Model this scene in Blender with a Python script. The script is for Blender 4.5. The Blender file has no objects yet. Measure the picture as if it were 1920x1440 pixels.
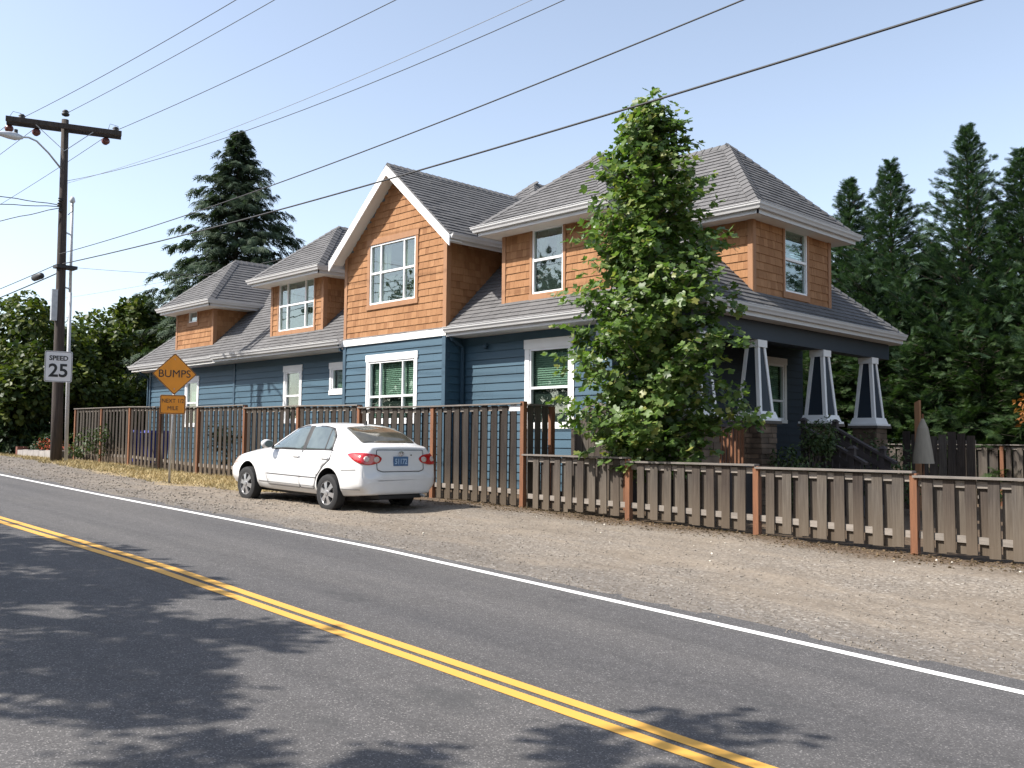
import bpy, bmesh, math, random
import numpy as np
from mathutils import Vector, Matrix
from mathutils.bvhtree import BVHTree
random.seed(7); RNG = np.random.default_rng(11)
SC = bpy.context.scene
COL = SC.collection
R = math.radians

# ------------------------------------------------------------------ camera
F_PX, YAW, PIT, ROL = 1784.94, 0.796507, 0.0630838, 0.00990704
fw = Vector((-math.sin(YAW)*math.cos(PIT), math.cos(YAW)*math.cos(PIT), math.sin(PIT)))
rt = Vector((math.cos(YAW), math.sin(YAW), 0)); up = rt.cross(fw)
rt, up = math.cos(ROL)*rt + math.sin(ROL)*up, -math.sin(ROL)*rt + math.cos(ROL)*up
cam = bpy.data.cameras.new('camera'); camo = bpy.data.objects.new('camera', cam); COL.objects.link(camo)
camo.matrix_world = Matrix((( rt.x, up.x, -fw.x, 0), (rt.y, up.y, -fw.y, 0), (rt.z, up.z, -fw.z, 0), (0,0,0,1)))
cam.sensor_width = 36; cam.lens = F_PX/1920*36; cam.clip_start = 0.05; cam.clip_end = 3000
SC.camera = camo
# ------------------------------------------------------------------ light
SUN = Vector((0.62, 1.0, -1.2)).normalized()            # direction the light travels
EL = math.asin(-SUN.z); AZ = math.atan2(-SUN.x, -SUN.y)
w = bpy.data.worlds.new('World'); SC.world = w; w.use_nodes = True
nt = w.node_tree; nt.nodes.clear()
sky = nt.nodes.new('ShaderNodeTexSky'); sky.sky_type = 'NISHITA'; sky.sun_disc = False
sky.sun_elevation = EL; sky.sun_rotation = AZ; sky.air_density = 1.0; sky.dust_density = 1.3; sky.ozone_density = 1.0; sky.altitude = 50
bg = nt.nodes.new('ShaderNodeBackground'); bg.inputs[1].default_value = 0.15
out = nt.nodes.new('ShaderNodeOutputWorld')
hs = nt.nodes.new('ShaderNodeHueSaturation'); hs.inputs['Saturation'].default_value = .74; hs.inputs['Value'].default_value = 1.0; nt.links.new(sky.outputs[0], hs.inputs['Color']); nt.links.new(hs.outputs[0], bg.inputs[0]); nt.links.new(bg.outputs[0], out.inputs[0])
sun = bpy.data.lights.new('sun', 'SUN'); sun.energy = 4.9; sun.angle = R(0.55); sun.color = (1.0, 0.95, 0.88)
suno = bpy.data.objects.new('sun', sun); COL.objects.link(suno)
suno.rotation_euler = SUN.to_track_quat('-Z', 'Y').to_euler(); suno.location = (-10, -20, 25)
SC.view_settings.view_transform = 'Standard'; SC.view_settings.look = 'None'; SC.view_settings.gamma = 1
SC.view_settings.exposure = 0.78
SC.view_settings.use_curve_mapping = False
SC.render.engine = 'CYCLES'; SC.cycles.max_bounces = 6; SC.cycles.transparent_max_bounces = 12

# ------------------------------------------------------------------ materials
MATS = {}
def nodemat(name):
    m = bpy.data.materials.new(name); m.use_nodes = True; t = m.node_tree
    return m, t, t.nodes['Principled BSDF']
def N(t, typ, **kw):
    n = t.nodes.new(typ)
    for k, v in kw.items(): setattr(n, k, v)
    return n
def ramp(t, fac, stops):
    r = N(t, 'ShaderNodeValToRGB'); e = r.color_ramp.elements
    while len(e) < len(stops): e.new(0.5)
    for q, (p, c) in zip(e, stops): q.position = p; q.color = (*c, 1)
    t.links.new(fac, r.inputs[0]); return r.outputs[0]
def posvec(t, sc=(1,1,1)):
    g = N(t, 'ShaderNodeNewGeometry'); mp = N(t, 'ShaderNodeMapping'); mp.inputs['Scale'].default_value = sc
    t.links.new(g.outputs['Position'], mp.inputs[0]); return mp.outputs[0]
def noise(t, vec, scale, detail=4, rough=0.55):
    n = N(t, 'ShaderNodeTexNoise'); n.inputs['Scale'].default_value = scale; n.inputs['Detail'].default_value = detail
    n.inputs['Roughness'].default_value = rough; t.links.new(vec, n.inputs['Vector']); return n.outputs['Fac']
def mixc(t, fac, a, b, mode='MIX'):
    m = N(t, 'ShaderNodeMix', data_type='RGBA', blend_type=mode)
    if isinstance(fac, (int, float)): m.inputs[0].default_value = fac
    else: t.links.new(fac, m.inputs[0])
    for s, v in ((m.inputs[6], a), (m.inputs[7], b)):
        if isinstance(v, tuple): s.default_value = (*v, 1)
        else: t.links.new(v, s)
    return m.outputs[2]
def math_(t, op, a, b=0.0, clamp=False):
    m = N(t, 'ShaderNodeMath', operation=op, use_clamp=clamp)
    for i, v in enumerate((a, b)):
        if isinstance(v, (int, float)): m.inputs[i].default_value = v
        else: t.links.new(v, m.inputs[i])
    return m.outputs[0]
def bump(t, p, h, strength=0.3, dist=0.01):
    b = N(t, 'ShaderNodeBump'); b.inputs['Strength'].default_value = strength; b.inputs['Distance'].default_value = dist
    t.links.new(h, b.inputs['Height']); t.links.new(b.outputs[0], p.inputs['Normal'])
def simple(name, c, rough=0.6, var=0.12, scale=6, metal=0.0, grain=(1,1,1), objvar=0.0, bmp=0.0, bscale=60, spec=None):
    """plain painted / solid material: noise tone variation, optional tone per object, optional fine relief"""
    m, t, p = nodemat(name)
    v = posvec(t, grain); f = noise(t, v, scale)
    lo = tuple(x*(1-var) for x in c); hi = tuple(min(1, x*(1+var)) for x in c)
    col = ramp(t, f, [(0.3, lo), (0.7, hi)])
    if objvar:
        oi = N(t, 'ShaderNodeObjectInfo')
        col = mixc(t, 1.0, col, ramp(t, oi.outputs['Random'], [(0, (1-objvar,)*3), (1, (1,1,1))]), 'MULTIPLY')
    t.links.new(col, p.inputs['Base Color']); p.inputs['Roughness'].default_value = rough; p.inputs['Metallic'].default_value = metal
    if spec is not None: p.inputs['Specular IOR Level'].default_value = spec
    if bmp: bump(t, p, noise(t, v, bscale, 3), bmp, 0.004)
    MATS[name] = m; return m
def leafmat(name, cols, trans=0.35, rough=0.5, spec=0.35):
    m, t, p = nodemat(name)
    g = N(t, 'ShaderNodeNewGeometry')
    n = len(cols); col = ramp(t, g.outputs['Random Per Island'], [(i/(n-1), c) for i, c in enumerate(cols)])
    f = noise(t, posvec(t), 0.7, 3); col = mixc(t, 1.0, col, ramp(t, f, [(0.3, (.72,.76,.7)), (0.7, (1.1,1.08,1.0))]), 'MULTIPLY')
    t.links.new(col, p.inputs['Base Color']); p.inputs['Roughness'].default_value = rough; p.inputs['Specular IOR Level'].default_value = spec
    tr = N(t, 'ShaderNodeBsdfTranslucent'); tc = mixc(t, 1.0, col, (1.0, 1.15, 0.55), 'MULTIPLY'); t.links.new(tc, tr.inputs[0])
    ms = N(t, 'ShaderNodeMixShader'); ms.inputs[0].default_value = trans
    t.links.new(p.outputs[0], ms.inputs[1]); t.links.new(tr.outputs[0], ms.inputs[2])
    t.links.new(ms.outputs[0], t.nodes['Material Output'].inputs[0])
    MATS[name] = m; return m

def asphalt():
    m, t, p = nodemat('asphalt'); v = posvec(t)
    vo = N(t, 'ShaderNodeTexVoronoi'); vo.inputs['Scale'].default_value = 130; t.links.new(v, vo.inputs['Vector'])
    sp = N(t, 'ShaderNodeSeparateColor'); t.links.new(vo.outputs['Color'], sp.inputs[0])
    stone = ramp(t, sp.outputs[0], [(0.0, (.064,.062,.061)), (0.55, (.088,.085,.084)), (0.90, (.112,.108,.106)), (1.0, (.24,.23,.22))])
    big = noise(t, posvec(t, (.25, 1.1, 1)), 0.8, 4); fine = noise(t, v, 9, 5)
    col = mixc(t, 1.0, stone, ramp(t, big, [(.3, (.86,.86,.88)), (.7, (1.08,1.06,1.04))]), 'MULTIPLY')
    col = mixc(t, 1.0, col, ramp(t, fine, [(.3, (.9,.9,.9)), (.7, (1.08,1.08,1.08))]), 'MULTIPLY')
    # oily patches and tyre scuffs
    st = noise(t, posvec(t, (.55, 1.3, 1)), 0.9, 5, .6)
    col = mixc(t, ramp(t, st, [(.63, (0,0,0)), (.70, (.45,.45,.45))]), col, (.045,.046,.046))
    wv = noise(t, posvec(t, (.05, 2.3, 1)), 1.0, 3); col = mixc(t, 1.0, col, ramp(t, wv, [(.35, (.90,.90,.90)), (.65, (1.12,1.11,1.10))]), 'MULTIPLY')
    cr = N(t, 'ShaderNodeTexVoronoi', feature='DISTANCE_TO_EDGE'); cr.inputs['Scale'].default_value = .22; dv = N(t, 'ShaderNodeVectorMath', operation='ADD'); t.links.new(v, dv.inputs[0])
    ns = N(t, 'ShaderNodeTexNoise'); ns.inputs['Scale'].default_value = 1.6; ns.inputs['Detail'].default_value = 5; t.links.new(v, ns.inputs['Vector']); t.links.new(ns.outputs['Color'], dv.inputs[1]); t.links.new(dv.outputs[0], cr.inputs['Vector'])
    col = mixc(t, ramp(t, cr.outputs['Distance'], [(.0, (.30,.30,.30)), (.003, (0,0,0))]), col, (.03,.029,.028))
    t.links.new(col, p.inputs['Base Color']); p.inputs['Roughness'].default_value = 0.85; p.inputs['Specular IOR Level'].default_value = .3
    bump(t, p, sp.outputs[0], 0.35, 0.003); MATS['asphalt'] = m
asphalt()
def groundmat():
    m, t, p = nodemat('gravel_ground'); v = posvec(t)
    at = N(t, 'ShaderNodeVertexColor'); at.layer_name = 'zone'
    s = N(t, 'ShaderNodeSeparateColor'); t.links.new(at.outputs[0], s.inputs[0])
    vo = N(t, 'ShaderNodeTexVoronoi'); vo.inputs['Scale'].default_value = 42; vo.inputs['Randomness'].default_value = 1; t.links.new(v, vo.inputs['Vector'])
    sp = N(t, 'ShaderNodeSeparateColor'); t.links.new(vo.outputs['Color'], sp.inputs[0])
    peb = ramp(t, sp.outputs[0], [(0, (.148,.126,.103)), (.5, (.212,.184,.153)), (.88, (.252,.222,.188)), (1, (.36,.33,.29))])
    dirt = ramp(t, noise(t, v, 2.2, 6), [(.3, (.195,.158,.120)), (.7, (.262,.219,.170))])
    patch = ramp(t, noise(t, v, .9, 5, .6), [(.40, (0,0,0)), (.62, (1,1,1))])
    col = mixc(t, patch, peb, mixc(t, .55, peb, dirt))
    col = mixc(t, 1.0, col, ramp(t, noise(t, v, 26, 3), [(.3, (.78,.78,.78)), (.7, (1.12,1.12,1.12))]), 'MULTIPLY')
    rut = noise(t, posvec(t, (.28, 1.1, 1)), 1.3, 6, .65); col = mixc(t, ramp(t, rut, [(.47, (0,0,0)), (.60, (.85,.85,.85))]), col, mixc(t, .35, dirt, peb))
    rk = noise(t, posvec(t, (.25, 1.3, 1)), 1.0, 6, .65); col = mixc(t, 1.0, col, ramp(t, rk, [(.32, (.80,.79,.78)), (.5, (1,1,1)), (.68, (1.10,1.09,1.07))]), 'MULTIPLY')
    col = mixc(t, s.outputs[2], col, mixc(t, 1.0, peb, (.72,.74,.78), 'MULTIPLY'))
    straw = ramp(t, noise(t, v, 12, 5), [(.3, (.27,.195,.10)), (.7, (.42,.33,.19))])
    duff = ramp(t, noise(t, v, 18, 5), [(.3, (.062,.043,.029)), (.7, (.155,.112,.075))])
    col = mixc(t, s.outputs[1], col, duff); col = mixc(t, s.outputs[0], col, straw)
    t.links.new(col, p.inputs['Base Color']); p.inputs['Roughness'].default_value = .95; p.inputs['Specular IOR Level'].default_value = .15
    h = math_(t, 'ADD', sp.outputs[0], math_(t, 'MULTIPLY', noise(t, v, 9, 5), 2.5)); bump(t, p, h, .75, .012)
    MATS['ground'] = m
groundmat()
def paintline(name, c, wear):
    m, t, p = nodemat(name); v = posvec(t)
    f = noise(t, v, 55, 4, .7); f2 = noise(t, posvec(t, (.6,3,1)), 2.2, 4)
    k = math_(t, 'ADD', f, math_(t, 'MULTIPLY', f2, .35))
    col = mixc(t, ramp(t, k, [(wear, (1,1,1)), (wear+.06, (0,0,0))]), c, tuple(x*.42+.03 for x in c))
    t.links.new(col, p.inputs['Base Color']); p.inputs['Roughness'].default_value = .7; MATS[name] = m
    bump(t, p, f, .3, .003)
def fencewood(nm, k):
    m, t, p = nodemat(nm)
    oi = N(t, 'ShaderNodeObjectInfo'); g = N(t, 'ShaderNodeNewGeometry'); mp = N(t, 'ShaderNodeMapping'); mp.inputs['Scale'].default_value = (26, 26, 1.1)
    t.links.new(g.outputs['Position'], mp.inputs[0])
    f = noise(t, mp.outputs[0], 2.0, 6, .6); f2 = noise(t, posvec(t, (3,3,.8)), 1.5, 3)
    c1 = ramp(t, f, [(.25, tuple(k*x for x in (.058,.050,.044))), (.5, tuple(k*x for x in (.097,.086,.076))), (.75, tuple(k*x for x in (.142,.129,.115)))])
    tone = ramp(t, oi.outputs['Random'], [(0, (.62,.56,.54)), (.35, (.85,.8,.77)), (.7, (1.0,.98,.95)), (1, (1.22,1.2,1.16))])
    c = mixc(t, 1.0, c1, tone, 'MULTIPLY'); c = mixc(t, 1.0, c, ramp(t, f2, [(.3, (.82,.82,.84)), (.7, (1.12,1.08,1.02))]), 'MULTIPLY')
    # soil splash: tan stain on the lowest hand-width of the boards
    sx = N(t, 'ShaderNodeSeparateXYZ'); t.links.new(g.outputs['Position'], sx.inputs[0])
    mpx = N(t, 'ShaderNodeMapRange'); 
    low = math_(t, 'ADD', sx.outputs[2], math_(t, 'MULTIPLY', sx.outputs[0], .022)); low = math_(t, 'ADD', low, math_(t, 'MULTIPLY', f2, .35))
    mpx.inputs[1].default_value = -1.12; mpx.inputs[2].default_value = -.52; mpx.inputs[3].default_value = .45; mpx.inputs[4].default_value = 0; t.links.new(low, mpx.inputs[0])
    c = mixc(t, mpx.outputs[0], c, (.155,.118,.080))
    t.links.new(c, p.inputs['Base Color']); p.inputs['Roughness'].default_value = .85; p.inputs['Specular IOR Level'].default_value = .2
    bump(t, p, f, .35, .003); MATS[nm] = m
fencewood('fence_wood', .82); fencewood('fence_wood_dark', .50)
def shinglewood():
    m, t, p = nodemat('cedar_shingle')
    g = N(t, 'ShaderNodeNewGeometry'); oi = N(t, 'ShaderNodeObjectInfo')
    rnd = math_(t, 'FRACT', math_(t, 'ADD', g.outputs['Random Per Island'], oi.outputs['Random']))
    f = noise(t, posvec(t, (38, 38, 1.2)), 1.6, 5, .6)
    c = ramp(t, rnd, [(0, (.292,.148,.070)), (.35, (.338,.178,.086)), (.7, (.370,.199,.100)), (1, (.250,.122,.056))])
    c = mixc(t, 1.0, c, ramp(t, f, [(.25, (.80,.77,.72)), (.7, (1.07,1.05,1.04))]), 'MULTIPLY')
    c = mixc(t, 1.0, c, ramp(t, noise(t, posvec(t), 1.3, 4), [(.3, (.88,.85,.82)), (.7, (1.05,1.05,1.05))]), 'MULTIPLY')
    t.links.new(c, p.inputs['Base Color']); p.inputs['Roughness'].default_value = .75; p.inputs['Specular IOR Level'].default_value = .2
    bump(t, p, f, .35, .003); MATS['cedar_shingle'] = m
shinglewood()
def roofmat():
    m, t, p = nodemat('roof_shingle'); g = N(t, 'ShaderNodeNewGeometry'); oi = N(t, 'ShaderNodeObjectInfo')
    rnd = math_(t, 'FRACT', math_(t, 'ADD', g.outputs['Random Per Island'], oi.outputs['Random']))
    c = ramp(t, rnd, [(0, (.118,.115,.115)), (.4, (.134,.131,.130)), (.75, (.148,.144,.143)), (1, (.126,.123,.123))])
    c = mixc(t, 1.0, c, ramp(t, noise(t, posvec(t), 90, 2), [(.3, (.72,.72,.73)), (.7, (1.2,1.2,1.2))]), 'MULTIPLY')
    c = mixc(t, 1.0, c, ramp(t, noise(t, posvec(t), .8, 4), [(.3, (.9,.9,.9)), (.7, (1.06,1.06,1.06))]), 'MULTIPLY')
    t.links.new(c, p.inputs['Base Color']); p.inputs['Roughness'].default_value = .9; p.inputs['Specular IOR Level'].default_value = .2
    MATS['roof_shingle'] = m
roofmat()
def glass(name, tint, base):
    m, t, p = nodemat(name); t.nodes.remove(p)
    gl = N(t, 'ShaderNodeBsdfGlossy'); gl.inputs['Roughness'].default_value = .015; gl.inputs['Color'].default_value = (.95,.97,1,1)
    tr = N(t, 'ShaderNodeBsdfTransparent'); tr.inputs[0].default_value = (*tint, 1)
    lw = N(t, 'ShaderNodeLayerWeight'); fc5 = math_(t, 'POWER', lw.outputs['Facing'], 4.0)
    wob = N(t, 'ShaderNodeBump'); wob.inputs['Strength'].default_value = .06; wob.inputs['Distance'].default_value = .02
    t.links.new(noise(t, posvec(t), 2.2, 2), wob.inputs['Height']); t.links.new(wob.outputs[0], gl.inputs['Normal'])
    k = math_(t, 'ADD', math_(t, 'MULTIPLY', fc5, .9), base, True)
    ms = N(t, 'ShaderNodeMixShader'); t.links.new(k, ms.inputs[0]); t.links.new(tr.outputs[0], ms.inputs[1]); t.links.new(gl.outputs[0], ms.inputs[2])
    t.links.new(ms.outputs[0], t.nodes['Material Output'].inputs[0]); MATS[name] = m
glass('window_glass', (.74,.83,.78), .11)
def barkmat(name, a, b, sc=(9,9,1.2)):
    m, t, p = nodemat(name); f = noise(t, posvec(t, sc), 2.2, 6, .65)
    t.links.new(ramp(t, f, [(.3, a), (.7, b)]), p.inputs['Base Color']); p.inputs['Roughness'].default_value = .9
    bump(t, p, f, .7, .02); MATS[name] = m
paintline('yellow_paint', (.62,.335,.060), .31); paintline('white_paint_line', (.80,.79,.76), .30)
simple('siding_blue', (.039,.090,.130), .62, .07, 1.2, grain=(1,1,4), objvar=.10, bmp=.18, bscale=40)
simple('siding_trim_blue', (.038,.078,.114), .6, .06, 2)
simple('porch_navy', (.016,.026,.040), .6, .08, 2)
simple('cedar_trim', (.31,.155,.075), .7, .08, 3, grain=(3,3,.6))
simple('white_trim', (.80,.79,.77), .55, .04, 2)
simple('gutter_white', (.54,.535,.53), .45, .05, 2)
simple('vinyl_white', (.82,.82,.82), .4, .02, 2)
simple('soffit_white', (.72,.70,.66), .7, .04, 2)
simple('blind', (.40,.46,.41), .6, .05, 2)
simple('curtain', (.36,.33,.25), .8, .15, 3, grain=(12,12,.3))
simple('insect_screen', (.045,.045,.048), .8, .1, 20)
simple('interior', (.10,.09,.08), .9, .1, 1)
simple('flashing', (.03,.03,.03), .5, .1, 4)
simple('stone', (.17,.118,.080), .9, .35, 3.5, objvar=.5, bmp=.8, bscale=16)
simple('mortar', (.10,.085,.07), .95, .2, 9)
simple('post_orange', (.190,.078,.034), .75, .22, 2.5, grain=(14,14,1), objvar=.25, bmp=.25)
simple('rail_wood', (.24,.21,.18), .85, .18, 3, grain=(2,14,14), objvar=.3, bmp=.3)
simple('cap_wood', (.17,.15,.132), .85, .2, 3, grain=(2,14,14), objvar=.2, bmp=.3)
simple('porch_wood', (.050,.040,.039), .8, .2, 3, objvar=.25)
barkmat('bark', (.045,.035,.027), (.12,.095,.075)); barkmat('bark_grey', (.09,.08,.068), (.20,.18,.155))
barkmat('pole_wood', (.022,.017,.015), (.072,.055,.046), (14,14,.7))
simple('galvanised', (.42,.43,.44), .45, .12, 8, metal=.55)
simple('conduit_pvc', (.52,.53,.55), .5, .06, 4)
simple('wire_black', (.018,.018,.019), .6, .1, 4)
simple('wire_grey', (.16,.155,.15), .5, .1, 4)
simple('insulator', (.115,.030,.022), .25, .2, 10)
simple('lamp_metal', (.50,.50,.50), .45, .05, 4, metal=.2)
simple('sign_orange', (.74,.27,.012), .5, .05, 5)
simple('sign_white', (.68,.68,.69), .5, .04, 5)
simple('sign_black', (.012,.012,.013), .5, .05, 5)
simple('planter_block', (.30,.28,.26), .85, .15, 4, bmp=.4)
simple('brick_red', (.16,.06,.04), .85, .25, 6)
simple('bin_blue', (.045,.055,.30), .45, .08, 3)
simple('umbrella_cloth', (.26,.23,.18), .85, .12, 3, grain=(6,6,1))
simple('shed_dark', (.045,.045,.048), .8, .15, 3)
simple('pebble', (.215,.187,.155), .9, .35, 7)
simple('rock_litter', (.62,.57,.48), .8, .2, 9)
# ------------------------------------------------------------------ mesh helpers
def link(o): COL.objects.link(o); return o
def mk(name, verts, faces, mat, parent=None, smooth=False, kind=None):
    me = bpy.data.meshes.new(name); me.from_pydata([tuple(v) for v in verts], [], [tuple(f) for f in faces]); me.update()
    return mko(name, me, mat, parent, smooth, kind)
def mko(name, me, mat, parent=None, smooth=False, kind=None):
    if mat and not me.materials: me.materials.append(MATS[mat] if isinstance(mat, str) else mat)
    if smooth: me.polygons.foreach_set('use_smooth', [True]*len(me.polygons))
    o = bpy.data.objects.new(name, me); link(o)
    if parent: setpar(o, parent)
    if kind: o['kind'] = kind
    return o
def wloc(p):
    v = Matrix.Identity(4); q = p
    ms = []
    while q is not None:
        ms.append((q.matrix_parent_inverse.copy() if q.parent else Matrix.Identity(4)) @ q.matrix_basis); q = q.parent
    for m in ms: v = m @ v
    return v
def setpar(o, p):
    o.parent = p; o.matrix_parent_inverse = wloc(p).inverted()
def root(name, loc, label, cat, group=None):
    o = bpy.data.objects.new(name, None); link(o); o.location = loc; o.empty_display_size = .3
    return tag(o, label, cat, group)
def tag(o, label, cat, group=None):
    o['label'] = label; o['category'] = cat
    if group: o['group'] = group
    return o
class MB:
    def __init__(s): s.v = []; s.f = []
    def add(s, vs, fs):
        n = len(s.v); s.v += [tuple(x) for x in vs]; s.f += [tuple(i+n for i in f) for f in fs]
    def box(s, x0, x1, y0, y1, z0, z1):
        s.add([(x0,y0,z0),(x1,y0,z0),(x1,y1,z0),(x0,y1,z0),(x0,y0,z1),(x1,y0,z1),(x1,y1,z1),(x0,y1,z1)],
              [(0,3,2,1),(4,5,6,7),(0,1,5,4),(1,2,6,5),(2,3,7,6),(3,0,4,7)])
    def hexa(s, p):   # 8 points, bottom ring then top ring
        s.add(p, [(0,3,2,1),(4,5,6,7),(0,1,5,4),(1,2,6,5),(2,3,7,6),(3,0,4,7)])
    def beam(s, a, b, wdt, hgt, upv=(0,0,1)):
        a = Vector(a); b = Vector(b); d = (b-a).normalized(); u = Vector(upv); sd = d.cross(u).normalized(); u = sd.cross(d)
        sd *= wdt/2; u *= hgt/2
        s.hexa([a-sd-u, a+sd-u, b+sd-u, b-sd-u, a-sd+u, a+sd+u, b+sd+u, b-sd+u])
    def prism(s, poly, ext):   # poly: list of 3-D points, ext: vector
        n = len(poly); e = Vector(ext); a = [Vector(p) for p in poly]; b = [p+e for p in a]
        s.add(a+b, [tuple(range(n-1,-1,-1)), tuple(range(n,2*n))] + [(i,(i+1)%n,(i+1)%n+n,i+n) for i in range(n)])
    def tube(s, pts, rad, seg=6, cap=True):
        pts = [Vector(p) for p in pts]; n = len(pts); rr = rad if hasattr(rad, '__len__') else [rad]*n
        base = len(s.v); pu = None
        for i, p in enumerate(pts):
            d = (pts[min(i+1,n-1)] - pts[max(i-1,0)]).normalized()
            if pu is None: pu = d.orthogonal().normalized()
            else:
                pu = (pu - d*pu.dot(d))
                pu = pu.normalized() if pu.length > 1e-6 else d.orthogonal().normalized()
            q = d.cross(pu)
            for k in range(seg):
                a = 2*math.pi*k/seg; s.v.append(tuple(p + (pu*math.cos(a)+q*math.sin(a))*rr[i]))
        for i in range(n-1):
            for k in range(seg):
                a = base+i*seg+k; b = base+i*seg+(k+1)%seg; s.f.append((a, b, b+seg, a+seg))
        if cap:
            s.f.append(tuple(base+k for k in range(seg-1,-1,-1))); s.f.append(tuple(base+(n-1)*seg+k for k in range(seg)))
    def lathe(s, prof, c, axis='z', seg=16, a0=0, cap=True):
        base = len(s.v); n = len(prof); c = Vector(c)
        for (r, h) in prof:
            for k in range(seg):
                a = 2*math.pi*k/seg + a0; u, v = r*math.cos(a), r*math.sin(a)
                s.v.append(tuple(c + (Vector((u,v,h)) if axis=='z' else Vector((h,u,v)) if axis=='x' else Vector((v,h,u)))))
        for i in range(n-1):
            for k in range(seg):
                a = base+i*seg+k; b = base+i*seg+(k+1)%seg; s.f.append((a, b, b+seg, a+seg))
        if cap: s.f.append(tuple(base+k for k in range(seg-1,-1,-1))); s.f.append(tuple(base+(n-1)*seg+k for k in range(seg)))
    def build(s, name, mat, parent=None, smooth=False, kind=None): return mk(name, s.v, s.f, mat, parent, smooth, kind)
def npmesh(name, V, T, mat, parent=None, kind=None, smooth=False):
    """V (n,3) floats, T (m,3) triangles"""
    me = bpy.data.meshes.new(name); V = np.asarray(V, np.float32); T = np.asarray(T, np.int32)
    me.vertices.add(len(V)); me.vertices.foreach_set('co', V.ravel())
    me.loops.add(T.size); me.loops.foreach_set('vertex_index', T.ravel())
    me.polygons.add(len(T)); me.polygons.foreach_set('loop_start', np.arange(0, T.size, 3, dtype=np.int32))
    me.update(calc_edges=True); me.validate()
    return mko(name, me, mat, parent, smooth, kind)
UNIT = {}
def unitbox(mat, name='board'):
    """a shared 1 x 1 x 1 box mesh (origin at its bottom centre) with a slightly chamfered edge"""
    k = (mat, name)
    if k not in UNIT:
        b = MB(); b.box(-.5,.5,-.5,.5,0,1); me = bpy.data.meshes.new(name); me.from_pydata(b.v, [], b.f); me.materials.append(MATS[mat]); UNIT[k] = me
    return UNIT[k]
def boxobj(name, mat, x0, x1, y0, y1, z0, z1, parent, rot=None):
    o = bpy.data.objects.new(name, unitbox(mat, name)); link(o)
    o.location = ((x0+x1)/2, (y0+y1)/2, z0); o.scale = (x1-x0, y1-y0, z1-z0)
    if rot: o.rotation_euler = rot
    if parent: setpar(o, parent)
    return o
# ------------------------------------------------------------------ ground
RK = np.array([(-400,2.5),(-150,.8),(-50,-.28),(-34,-.52),(-29,-.65),(-24,-.81),(-18,-1.01),(-13,-1.16),(-9.4,-1.27),(-5,-1.48),(-2.2,-1.62),(5,-1.90),(12,-2.12),(60,-2.4),(400,-3)])
FK = np.array([(-400,1.5),(-60,-.35),(-40,-.66),(-33.7,-.733),(-29.2,-.776),(-27,-.85),(-24.65,-.932),(-20,-1.0),(-14.6,-1.093),(-12.1,-1.136),(-9.7,-1.22),(-7.35,-1.28),(-5.1,-1.35),(-2,-1.42),(5,-1.6),(12,-1.8),(60,-2.2),(400,-3)])
def zroad(x): return np.interp(x, RK[:,0], RK[:,1])
def zfence(x): return np.interp(x, FK[:,0], FK[:,1])
def sstep(a, b, x): t = np.clip((x-a)/(b-a), 0, 1); return t*t*(3-2*t)
def vnoise(x, y, s, seed=0):
    x = np.asarray(x)*s; y = np.asarray(y)*s; xi = np.floor(x).astype(int); yi = np.floor(y).astype(int); fx = x-xi; fy = y-yi
    def h(a, b): n = np.sin(a*127.1+b*311.7+seed*74.7)*43758.5453; return n-np.floor(n)
    fx = fx*fx*(3-2*fx); fy = fy*fy*(3-2*fy)
    return (h(xi,yi)*(1-fx)+h(xi+1,yi)*fx)*(1-fy)+(h(xi,yi+1)*(1-fx)+h(xi+1,yi+1)*fx)*fy
def zg(x, y):
    x = np.asarray(x, float); y = np.asarray(y, float)
    t = sstep(8.6, 11.6, y); z = zroad(x)*(1-t) + zfence(x)*t
    berm = .07*sstep(-22, -27, x)*sstep(7.8, 9.4, y)*(1-sstep(10.5, 12, y)); z = z + berm
    z = z - .035*(1-sstep(7.02, 7.22, y)) + .012*sstep(7.1, 7.6, y)
    z = z - .25*sstep(13.5, 24, y)*sstep(-14, -9, x)
    rough = sstep(7.0, 7.3, y)*(1-sstep(13, 16, y))
    z = z + rough*(.03*(vnoise(x,y,1.1,1)-.5) + .022*(vnoise(x,y,3.7,2)-.5) + .012*(vnoise(x,y,9.0,3)-.5))
    z = z - .10*(1-sstep(.6, 1.3, y)) + .12*(1-sstep(-3, 0, y))
    return z
def zgs(x, y): return float(zg(np.array([x]), np.array([y]))[0])
gx = np.concatenate([[-400,-250,-150,-100,-75,-60,-52], np.arange(-48,-16,.4), np.arange(-16,3,.12), np.arange(3,12,.5), [14,18,25,40,70,120,250,400]])
gy = np.concatenate([[-300,-150,-80,-40,-20,-12,-8,-5,-3,-2,-1,0,.5,.8,1.1,1.4,3,5,6.6], np.arange(6.9,7.9,.06), np.arange(7.9,12.4,.16), [12.7,13.1,13.6,14.5,16,18,20,23,26,30,36,45,60,90,150,300,600]])
GX, GY = np.meshgrid(gx, gy, indexing='ij'); GZ = zg(GX, GY); nx, ny = GX.shape
idx = np.arange(nx*ny).reshape(nx, ny)
q = np.stack([idx[:-1,:-1], idx[1:,:-1], idx[1:,1:], idx[:-1,1:]], -1).reshape(-1,4)
T = np.concatenate([q[:,[0,1,2]], q[:,[0,2,3]]])
ground = npmesh('ground', np.stack([GX,GY,GZ],-1).reshape(-1,3), T, 'ground', kind='structure', smooth=True)
nz = vnoise(GX, GY, .9, 5)*.6 + vnoise(GX, GY, 3.1, 6)*.4
low = np.interp(GX, [-60,-34,-29,-24,-20.5,-17.5,-16], [9.9,9.75,9.4,9.3,9.2,9.7,12.6])
straw = sstep(-.15, .25, GY - low + (nz-.5)*1.1)*(GY < 12.6)*sstep(-15.8, -18.2, GX)*sstep(-36, -33, GX)
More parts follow.
